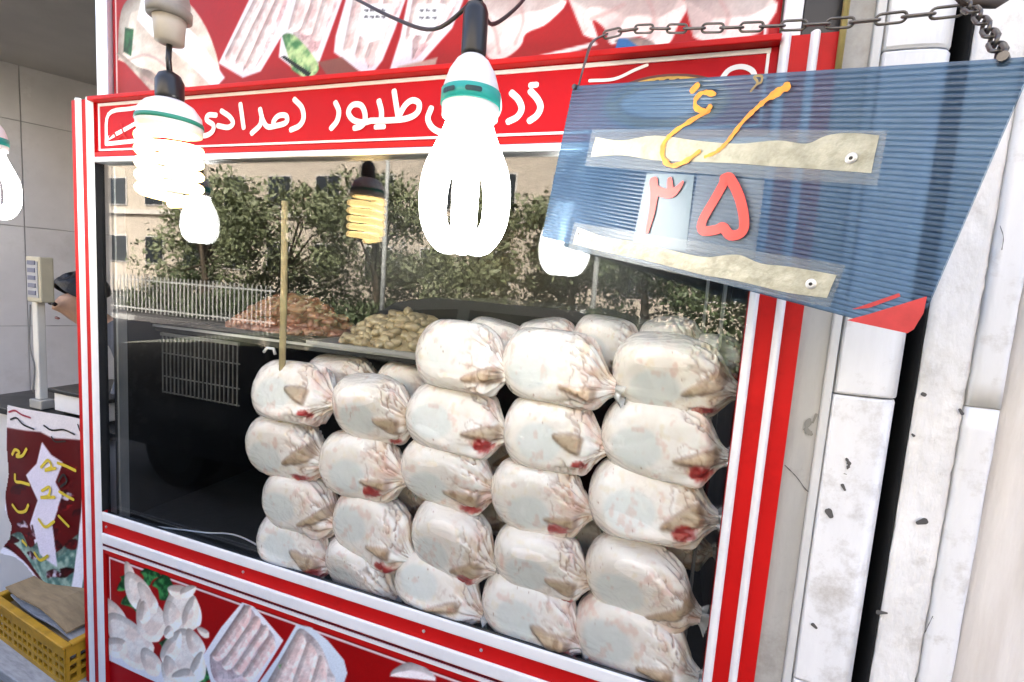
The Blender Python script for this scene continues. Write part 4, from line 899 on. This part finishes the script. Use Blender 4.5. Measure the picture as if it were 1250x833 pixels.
for P, m in (([(12, 503), (20, 501), (28, 506), (38, 510)], drd), ([(14, 512), (22, 510), (30, 518), (42, 524)], blk), ([(52, 520), (60, 526), (72, 526), (84, 532)], blk), ([(88, 520), (92, 530), (96, 524)], blk), ([(60, 534), (64, 540), (74, 540)], blk)): bstroke(P, .007, m)
bstroke([[(70, 588), (74, 580), (78, 588), (73, 594)]], .01, blk, 'ink_blot')
# crates and paper
def crate(c, sx, sy, sz, rz, label, m):
    o = empty('plastic_crate', c, rz, label=label, cat='crate', group='yellow crates on the floor')
    def panel(ax, sgn, nm):
        L_ = sx if ax == 'x' else sy; mb = MB(); n = int(L_ / .034); t = .006
        for i in range(n + 1):
            u = -L_ / 2 + i * (L_ / n); wv = .010 if i % 4 == 0 else .0055; u0, u1 = max(-L_ / 2, u - wv), min(L_ / 2, u + wv)
            (mb.box(u0, u1, sgn * sy / 2 - t / 2, sgn * sy / 2 + t / 2, 0, sz) if ax == 'x' else mb.box(sgn * sx / 2 - t / 2, sgn * sx / 2 + t / 2, u0, u1, 0, sz))
        for zz_, hh in ((0, .022), (sz * .3, .012), (sz * .52, .012), (sz * .74, .012), (sz - .026, .026)):
            (mb.box(-L_ / 2, L_ / 2, sgn * sy / 2 - t / 2 - .001, sgn * sy / 2 + t / 2 + .001, zz_, zz_ + hh) if ax == 'x' else mb.box(sgn * sx / 2 - t / 2 - .001, sgn * sx / 2 + t / 2 + .001, -L_ / 2, L_ / 2, zz_, zz_ + hh))
        mb.build(nm, m, o, local=True)
    for ax in 'xy':
        for s in (-1, 1): panel(ax, s, 'side')
    MB().box(-sx / 2 + .004, sx / 2 - .004, -sy / 2 + .004, sy / 2 - .004, .002, .008).build('base', m, o, local=True)
    rim = MB()
    for s in (-1, 1): rim.box(-sx / 2 - .01, sx / 2 + .01, s * sy / 2 - .012, s * sy / 2 + .012, sz, sz + .012, b=.003); rim.box(s * sx / 2 - .012, s * sx / 2 + .012, -sy / 2 + .012, sy / 2 - .012, sz, sz + .0115, b=.003)
    rim.build('rim', m, o, local=True); return o
yc = mat('yellow_plastic', (.55, .29, .015), .5, .15, 14, dirt=.4, dscale=12)
cA = A(60, 796, .02)
crate((cA[0], .14, float(cA[2])), .50, .34, .145, -.10, 'yellow perforated plastic crate under the menu banner', yc)
card = mat('cardboard', (.36, .25, .13), .8, .2, 12, stretch=(.5, 4, 4)); news = mat('newsprint', (.42, .41, .40), .8, .2, 20, stretch=(1, 5, 5))
z = float(cA[2])
for i in range(5):
    bow = [(-.3 + .12 * j, .012 * math.sin(j * 1.2 + i)) for j in range(6)]; mb = MB(); vs = []
    for x, dz in bow:
        for y in (-.16, .16): vs.append((x, y, dz)); vs.append((x, y, dz + .006))
    n = len(bow); mb.add(vs, [(4 * j + a, 4 * j + b_, 4 * j + 4 + b_, 4 * j + 4 + a) for j in range(n - 1) for a, b_ in ((0, 1), (1, 3), (3, 2), (2, 0))] + [(0, 1, 3, 2), (4 * n - 4, 4 * n - 2, 4 * n - 1, 4 * n - 3)])
    o = mb.build('cardboard_sheet', news if i % 2 else card, None, label=['lowest folded brown card sheet inside the yellow crate', 'second grey card sheet inside the yellow crate', 'middle brown cardboard sheet inside the yellow crate', 'fourth grey card sheet inside the yellow crate', 'top brown cardboard sheet poking out of the yellow crate'][i], cat='cardboard', group='card sheets in the crate')
    o.location = (cA[0] + random.uniform(-.02, .02), .14, z + .045 + i * .033); o.rotation_euler = (0, random.uniform(-.05, .05), -.1); o.scale = (.72, .9, 1)
zc0 = z - GROUND; nsh = 7
for i in range(nsh):
    m = [news, card, news, yc, news, card, news][i]; t = zc0 / nsh
    lb = ['lowest', 'second lowest', 'third', 'middle yellowish', 'fifth', 'brown sixth', 'topmost grey'][i]
    mb = MB().box(-.33, .33, -.22, .22, 0, t * .86, b=.004)
    o = mb.build('paper_bundle', m, None, label=f'{lb} flat bundle in the pile under the yellow crate', cat='paper bundle', group='flat bundles piled on the floor')
    o.location = (cA[0] + random.uniform(-.03, .03), .12 + random.uniform(-.03, .03), GROUND + .013 + i * (t * .985) - .0); o.rotation_euler = (0, 0, random.uniform(-.25, .12))

# person behind the case
def person():
    verts = [((-2.30, .66, .80), .15), ((-2.31, .65, 1.0), .14), ((-2.36, .62, 1.16), .15), ((-2.45, .58, 1.24), .085), ((-2.53, .55, 1.275), .055), ((-2.61, .515, 1.32), .062), ((-2.66, .50, 1.39), .092), ((-2.665, .505, 1.445), .085),
             ((-2.27, .50, 1.17), .065), ((-2.20, .38, 1.0), .048), ((-2.25, .30, .86), .038), ((-2.28, .26, .82), .03),
             ((-2.40, .80, 1.15), .065), ((-2.42, .86, .95), .05), ((-2.48, .82, .75), .04), ((-2.50, .80, .68), .03),
             ((-2.28, .58, .70), .10), ((-2.28, .55, .34), .07), ((-2.28, .58, -.04), .05), ((-2.32, .48, -.075), .04),
             ((-2.32, .75, .70), .10), ((-2.32, .74, .34), .07), ((-2.32, .77, -.04), .05), ((-2.36, .68, -.075), .04)]
    edges = [(0, 1), (1, 2), (2, 3), (3, 4), (4, 5), (5, 6), (6, 7), (2, 8), (8, 9), (9, 10), (10, 11), (2, 12), (12, 13), (13, 14), (14, 15), (0, 16), (16, 17), (17, 18), (18, 19), (0, 20), (20, 21), (21, 22), (22, 23)]
    # five fingers on each hand
    for hnd, d in ((11, Vector((-.2, -.5, -.8))), (15, Vector((-.3, -.3, -.9)))):
        b0 = Vector(verts[hnd][0])
        for f in range(5):
            o_ = Vector((.012 * (f - 2), .01 * abs(f - 2) - .008, 0)); l = (.05, .075, .082, .076, .06)[f]
            n = len(verts); verts.append(((b0 + o_ * 1.2 + d * .03)[:], .010)); verts.append(((b0 + o_ * 1.6 + d * (.03 + l * .5) + Vector((0, -.006, 0)))[:], .009)); verts.append(((b0 + o_ * 1.5 + d * (.03 + l) + Vector((0, .004, 0)))[:], .0075))
            edges += [(hnd, n), (n, n + 1), (n + 1, n + 2)]
    me = bpy.data.meshes.new('person_base'); me.from_pydata([v[0] for v in verts], edges, []); me.update()
    o = bpy.data.objects.new('person_base', me); col.objects.link(o)
    sk = o.modifiers.new('skin', 'SKIN'); su = o.modifiers.new('sub', 'SUBSURF'); su.levels = 2
    for i, v in enumerate(verts): me.skin_vertices[0].data[i].radius = (v[1], v[1])
    me.skin_vertices[0].data[0].use_root = True
    dg = bpy.context.evaluated_depsgraph_get(); ev = o.evaluated_get(dg); m2 = bpy.data.meshes.new_from_object(ev); bpy.data.objects.remove(o)
    # shape the face: brow, nose, chin, facing the camera and a little down
    hc = Vector((-2.665, .50, 1.405)); fd = Vector((-.30, -.90, -.30)).normalized(); sd_ = fd.cross(Vector((0, 0, 1))).normalized(); ud = sd_.cross(fd)
    for v in m2.vertices:
        d = v.co - hc
        if d.length < .15 and v.co.z > 1.31:
            a, b_, c = d.dot(sd_), d.dot(ud), d.dot(fd)
            if c > 0: v.co += fd * (.030 * math.exp(-((a / .018) ** 2 + ((b_ + .01) / .03) ** 2)) - .010 * (math.exp(-(((a - .035) / .018) ** 2 + ((b_ - .015) / .014) ** 2)) + math.exp(-(((a + .035) / .018) ** 2 + ((b_ - .015) / .014) ** 2))) + .010 * math.exp(-((a / .03) ** 2 + ((b_ + .085) / .02) ** 2)))
    m2.materials.clear()
    for m in (mat('skin', (.50, .30, .21), .5, .1, 30, sss=.15), mat('shirt_grey', (.10, .11, .14), .8, .1), mat('trousers', (.05, .05, .06), .8, .1)): m2.materials.append(m)
    for p in m2.polygons:
        c = p.center; p.use_smooth = True; hand = (c - Vector(verts[11][0])).length < .13 or (c - Vector(verts[15][0])).length < .13
        p.material_index = 0 if (c.x < -2.50 and c.z > 1.26) or hand else (1 if c.z > .78 else 2)
    r = empty('person', (-2.3, .66, GROUND), 0, label='dark haired person leaning out from behind the case at the left', cat='person')
    body = link('body', m2, None, r)
    # hair cap
    mb = MB(); vs = []; n, k_ = 28, 12
    for i in range(k_ + 1):
        th = math.pi * .56 * i / k_
        for j in range(n):
            ph = 2 * math.pi * j / n; cut = 1.0 - .60 * max(0, math.cos(ph)) ** 1.2
            t = th * cut; q = ud * math.cos(t) + (fd * math.cos(ph) + sd_ * math.sin(ph)) * math.sin(t); q = q * (.112 + .005 * math.sin(j * 5 + i)) ; vs.append(hc + Vector((0, 0, .018)) + q - fd * .012)
    mb.add(vs, [(i * n + j, i * n + (j + 1) % n, (i + 1) * n + (j + 1) % n, (i + 1) * n + j) for i in range(k_) for j in range(n)]); mb.build('hair', mat('black_hair', (.008, .007, .007), .45, .2, 60, bump=.5), r, smooth=True)
    for s in (-1, 1):
        e = hc + fd * .092 + sd_ * s * .035 + ud * .012
        MB().lathe([(.002, -.010), (.010, -.005), (.011, 0), (.009, .005), (.002, .009)], e, 12).build('eye', mat('eye_dark', (.03, .02, .02), .2), r, smooth=True)
        MB().tube([e + sd_ * -.02 + ud * .018 + fd * .006, e + ud * .024 + fd * .008, e + sd_ * .02 + ud * .018 + fd * .002], .0045, 6).build('eyebrow', mat('black_hair', (.008, .007, .007)), r, smooth=True)
    m_ = hc + fd * .098 - ud * .055
    MB().tube([m_ - sd_ * .024, m_ + fd * .004, m_ + sd_ * .024], .0055, 6).build('mouth', mat('lips', (.32, .12, .10), .5), r, smooth=True)
person()

# ------------------------------------------------------------------ the street behind the photographer (seen mirrored in the pane)
leafm = mat('leaf_green', (.12, .16, .07), .55, .2, 6, c2=(.06, .085, .035)); leaf2 = mat('leaf_pale', (.22, .25, .13), .55, .2, 6, c2=(.14, .16, .075)); bark = mat('bark', (.12, .09, .06), .9, .3, 10)
def leaves(r_, blobs, n, s):
    vs = []; fs = []
    for i in range(n):
        b = blobs[int(r_.integers(len(blobs)))]; d = r_.normal(size=3); d /= np.linalg.norm(d); p = np.array(b[:3]) + d * b[3] * r_.uniform(.55, 1.05) * np.array([1, 1, .85])
        a = r_.normal(size=3); a /= np.linalg.norm(a); c = np.cross(a, d); c /= np.linalg.norm(c) + 1e-9; q = s * r_.uniform(.6, 1.3); m = len(vs)
        vs += [p - a * q, p + c * q * .5, p + a * q, p - c * q * .5]; fs.append((m, m + 1, m + 2, m + 3))
    return vs, fs
def tree(x, y, h, cr, label, m, seed, n=6500, low=.3):
    r_ = np.random.default_rng(seed); o = empty('street_tree', (x, y, GROUND), 0, label=label, cat='tree', group='trees across the street')
    t = MB(); t.tube(catmull([(x, y, GROUND), (x + .06, y, h * .25), (x - .05, y + .05, h * .5), (x, y, h * .8)], 4), list(np.linspace(.14, .04, 13)), 8)
    blobs = []
    for i in range(22):
        a = r_.uniform(0, 6.28); q = cr * math.sqrt(r_.uniform(.05, 1)); z = h * (low + (1 - low) * r_.uniform(.05, .92)); s = cr * r_.uniform(.25, .48)
        blobs.append((x + q * math.cos(a) * .8, y + q * math.sin(a) * .8, z, s))
        if i < 9: t.tube([(x, y, h * .35), (x + q * math.cos(a) * .4, y + q * math.sin(a) * .4, z * .85), blobs[-1][:3]], [.05, .03, .012], 5)
    t.build('trunk', bark, o, smooth=True); vs, fs = leaves(r_, blobs, n, .085); MB().add(vs, fs).build('crown', m, o)
for i, (x, h, cr, y, m, lb) in enumerate(((-16.5, 4.9, 2.2, -12.2, leaf2, 'pale leafy street tree mirrored at the far left of the pane'), (-12.6, 4.6, 2.3, -12, leaf2, 'dense dark street tree mirrored left of the wooden stick'), (-8.9, 4.8, 2.1, -11.8, leaf2, 'green street tree mirrored around the wooden stick'), (-5.4, 4.5, 1.7, -12, leaf2, 'paler street tree mirrored left of the large bulb'), (-2.9, 4.6, 1.6, -12.4, leaf2, 'pale street tree mirrored right behind the large bulb'), (-.9, 4.7, 1.8, -12.2, leafm, 'green street tree mirrored left of the blue sign'), (3.6, 5, 2.2, -12, leafm, 'street tree standing opposite the stone wall'))):
    tree(x, y, h, cr, lb, m, 100 + i)
hr = np.random.default_rng(9); hb_ = [(x, -11.3 + .15 * math.sin(x), .35 + .2 * math.sin(x * 2.1), .62) for x in np.arange(-19, 6, .42)]
vs, fs = leaves(hr, hb_, 14000, .075); MB().add(*leaves(np.random.default_rng(5), [(x, -13.4 + .3 * math.sin(x * 1.7), .9 + .45 * math.sin(x * 1.3) + .3 * math.sin(x * 3.1), .95) for x in np.arange(-20, 7, .6)], 16000, .085)).build('tall_hedge', leafm, None, label='tall dark hedge behind the street trees, mirrored in the pane', cat='hedge')
MB().add(vs, fs).build('hedge', leafm, None, label='low dark hedge along the far pavement, mirrored in the pane', cat='hedge')
fn = empty('street_fence', (-9, -10.6, GROUND), 0, label='pale metal picket fence along the far pavement, mirrored in the pane', cat='fence')
fm = mat('fence_paint', (.55, .55, .53), .5); pm = MB().box(-.018, .018, -.012, .012, 0, 1.25).mesh('picket'); pm.materials.append(fm)
for i in range(44):
    q = bpy.data.objects.new('picket', pm); col.objects.link(q); q.parent = fn; q.location = (-10.5 + i * .18, 0, .05)
for z in (.15, 1.12): MB().box(-19.6, -11.6, -10.63, -10.6, GROUND + z, GROUND + z + .05).build('rail', fm, fn)
ob = empty('opposite_building', (-8, -19, GROUND), 0, label='beige brick apartment block across the street, mirrored in the pane', cat='building')
brk = mat('beige_brick', (.56, .49, .40), .85, .15, 5, bump=.2)
box('wall', brk, ob, -34, 16, -26, -19, GROUND, 11.5)
for i in range(16):
    for j in range(3):
        x = -32.5 + i * 3; z = 1.6 + j * 3.3
        wnd = box('window', mat('window_frame', (.6, .58, .55), .5), ob, x, x + 1.5, -18.995, -18.94, z, z + 1.6); box('pane', mat('dark_window', (.03, .035, .04), .1), wnd, x + .08, x + .72, -18.93, -18.9, z + .08, z + 1.52); box('pane', mat('dark_window', (.03, .035, .04), .1), wnd, x + .78, x + 1.42, -18.93, -18.9, z + .08, z + 1.52)
for z in (4.4, 7.7): box('floor_band', mat('band_stone', (.62, .58, .52), .8), ob, -34, 16, -18.99, -18.85, z, z + .25)
for i, x in enumerate((-7.6, -1.9)):
    o = empty('lamp_post', (x, -10.3, GROUND), 0, label=('slim pale street pole mirrored left of the large bulb', 'slim pale street pole mirrored right of the large bulb')[i], cat='pole', group='poles across the street')
    MB().tube([(x, -10.3, GROUND), (x, -10.3, 2), (x, -10.3, 6.2)], [.07, .06, .045], 10).build('pole', mat('pole_paint', (.5, .52, .5), .5), o, smooth=True); MB().tube([(x, -10.3, 6.15), (x, -9.8, 6.4), (x, -9.0, 6.4)], .035, 8).build('arm', mat('pole_paint', (.5, .52, .5)), o, smooth=True)
    MB().box(x - .09, x + .09, -9.4, -8.9, 6.33, 6.39, b=.02).build('lamp_head', mat('pole_paint', (.5, .52, .5)), o)
def car(x, y, label, c):
    o = empty('parked_car', (x, y, GROUND), 0, label=label, cat='car', group='cars parked before the shop'); g = GROUND
    paint = mat('car_paint_' + str(len(MATS)), c, .25, .03, coat=1.); gl = mat('car_glass', (.02, .075, .075), .05, .1)
    def ext(prof, w0, w1, nm, m, par, zs0):
        n = len(prof); vs = []
        zmin = min(p[1] for p in prof); zmax = max(p[1] for p in prof)
        for s in (-1, 1):
            for px, pz in prof: t = (pz - zmin) / (zmax - zmin); vs.append((x + px, y + s * (w0 + (w1 - w0) * t), g + pz))
        q = MB().add(vs, [tuple(range(n)), tuple(range(2 * n - 1, n - 1, -1))] + [(i, (i + 1) % n, n + (i + 1) % n, n + i) for i in range(n)]).build(nm, m, par); 
        return q
    b = ext([(-2.25, .3), (-2.36, .55), (-2.34, .92), (-2.15, 1.07), (-1.3, 1.16), (-.25, 1.21), (2.1, 1.19), (2.3, 1.05), (2.34, .6), (2.28, .3)], .86, .82, 'body', paint, o, 0)
    c_ = ext([(-.3, 1.205), (.32, 1.58), (.6, 1.63), (1.5, 1.62), (2.0, 1.52), (2.22, 1.19)], .78, .64, 'cabin', mat('cabin_paint', (.42, .50, .50), .3, .03, coat=1.), o, 0)
    for s in (-1, 1):
        for P in ([(-.1, 1.235), (.36, 1.53), (.78, 1.57), (.78, 1.235)], [(.86, 1.235), (.86, 1.57), (1.5, 1.56), (1.88, 1.47), (2.02, 1.235)]):
            vs = []
            for px, pz in P: t = (pz - 1.205) / .425; vs.append((x + px, y + s * (.785 + (.645 - .785) * t + .004), g + pz))
            MB().add(vs, [tuple(range(len(vs)))]).build('side_window', gl, o)
        for px in (-1.5, 1.45):
            wl = MB(); 
            for r0, r1, nm, m in ((.0, .31, 'tyre', mat('rubber', (.012, .012, .012), .8)), (.0, .2, 'rim', mat('dark_rim', (.02, .02, .021), .4))):
                q = MB(); n = 24; d = .10 if nm == 'tyre' else .105; vs = [(x + px + r1 * math.cos(a), y + s * (.74 + e), g + .31 + r1 * math.sin(a)) for e in (-d, d) for a in np.linspace(0, 6.283, n + 1)[:-1]]
                q.add(vs, [tuple(range(n)), tuple(range(2 * n - 1, n - 1, -1))] + [(i, (i + 1) % n, n + (i + 1) % n, n + i) for i in range(n)]); wh = q.build('wheel' if nm == 'tyre' else 'rim', m, o)
        for px, m in ((-2.33, emit('x', (1, 1, 1), 0) if False else mat('lamp_lens', (.7, .7, .68), .1)), (2.28, mat('tail_lens', (.4, .02, .02), .2))): MB().box(x + px - .03, x + px + .06, y + s * .55, y + s * .78, g + .7, g + .86, b=.01).build('headlight' if px < 0 else 'tail_light', m, o)
car(-2.1, -2.46, 'dark car with teal windows parked before the shop, mirrored below the large bulb', (.008, .010, .011));
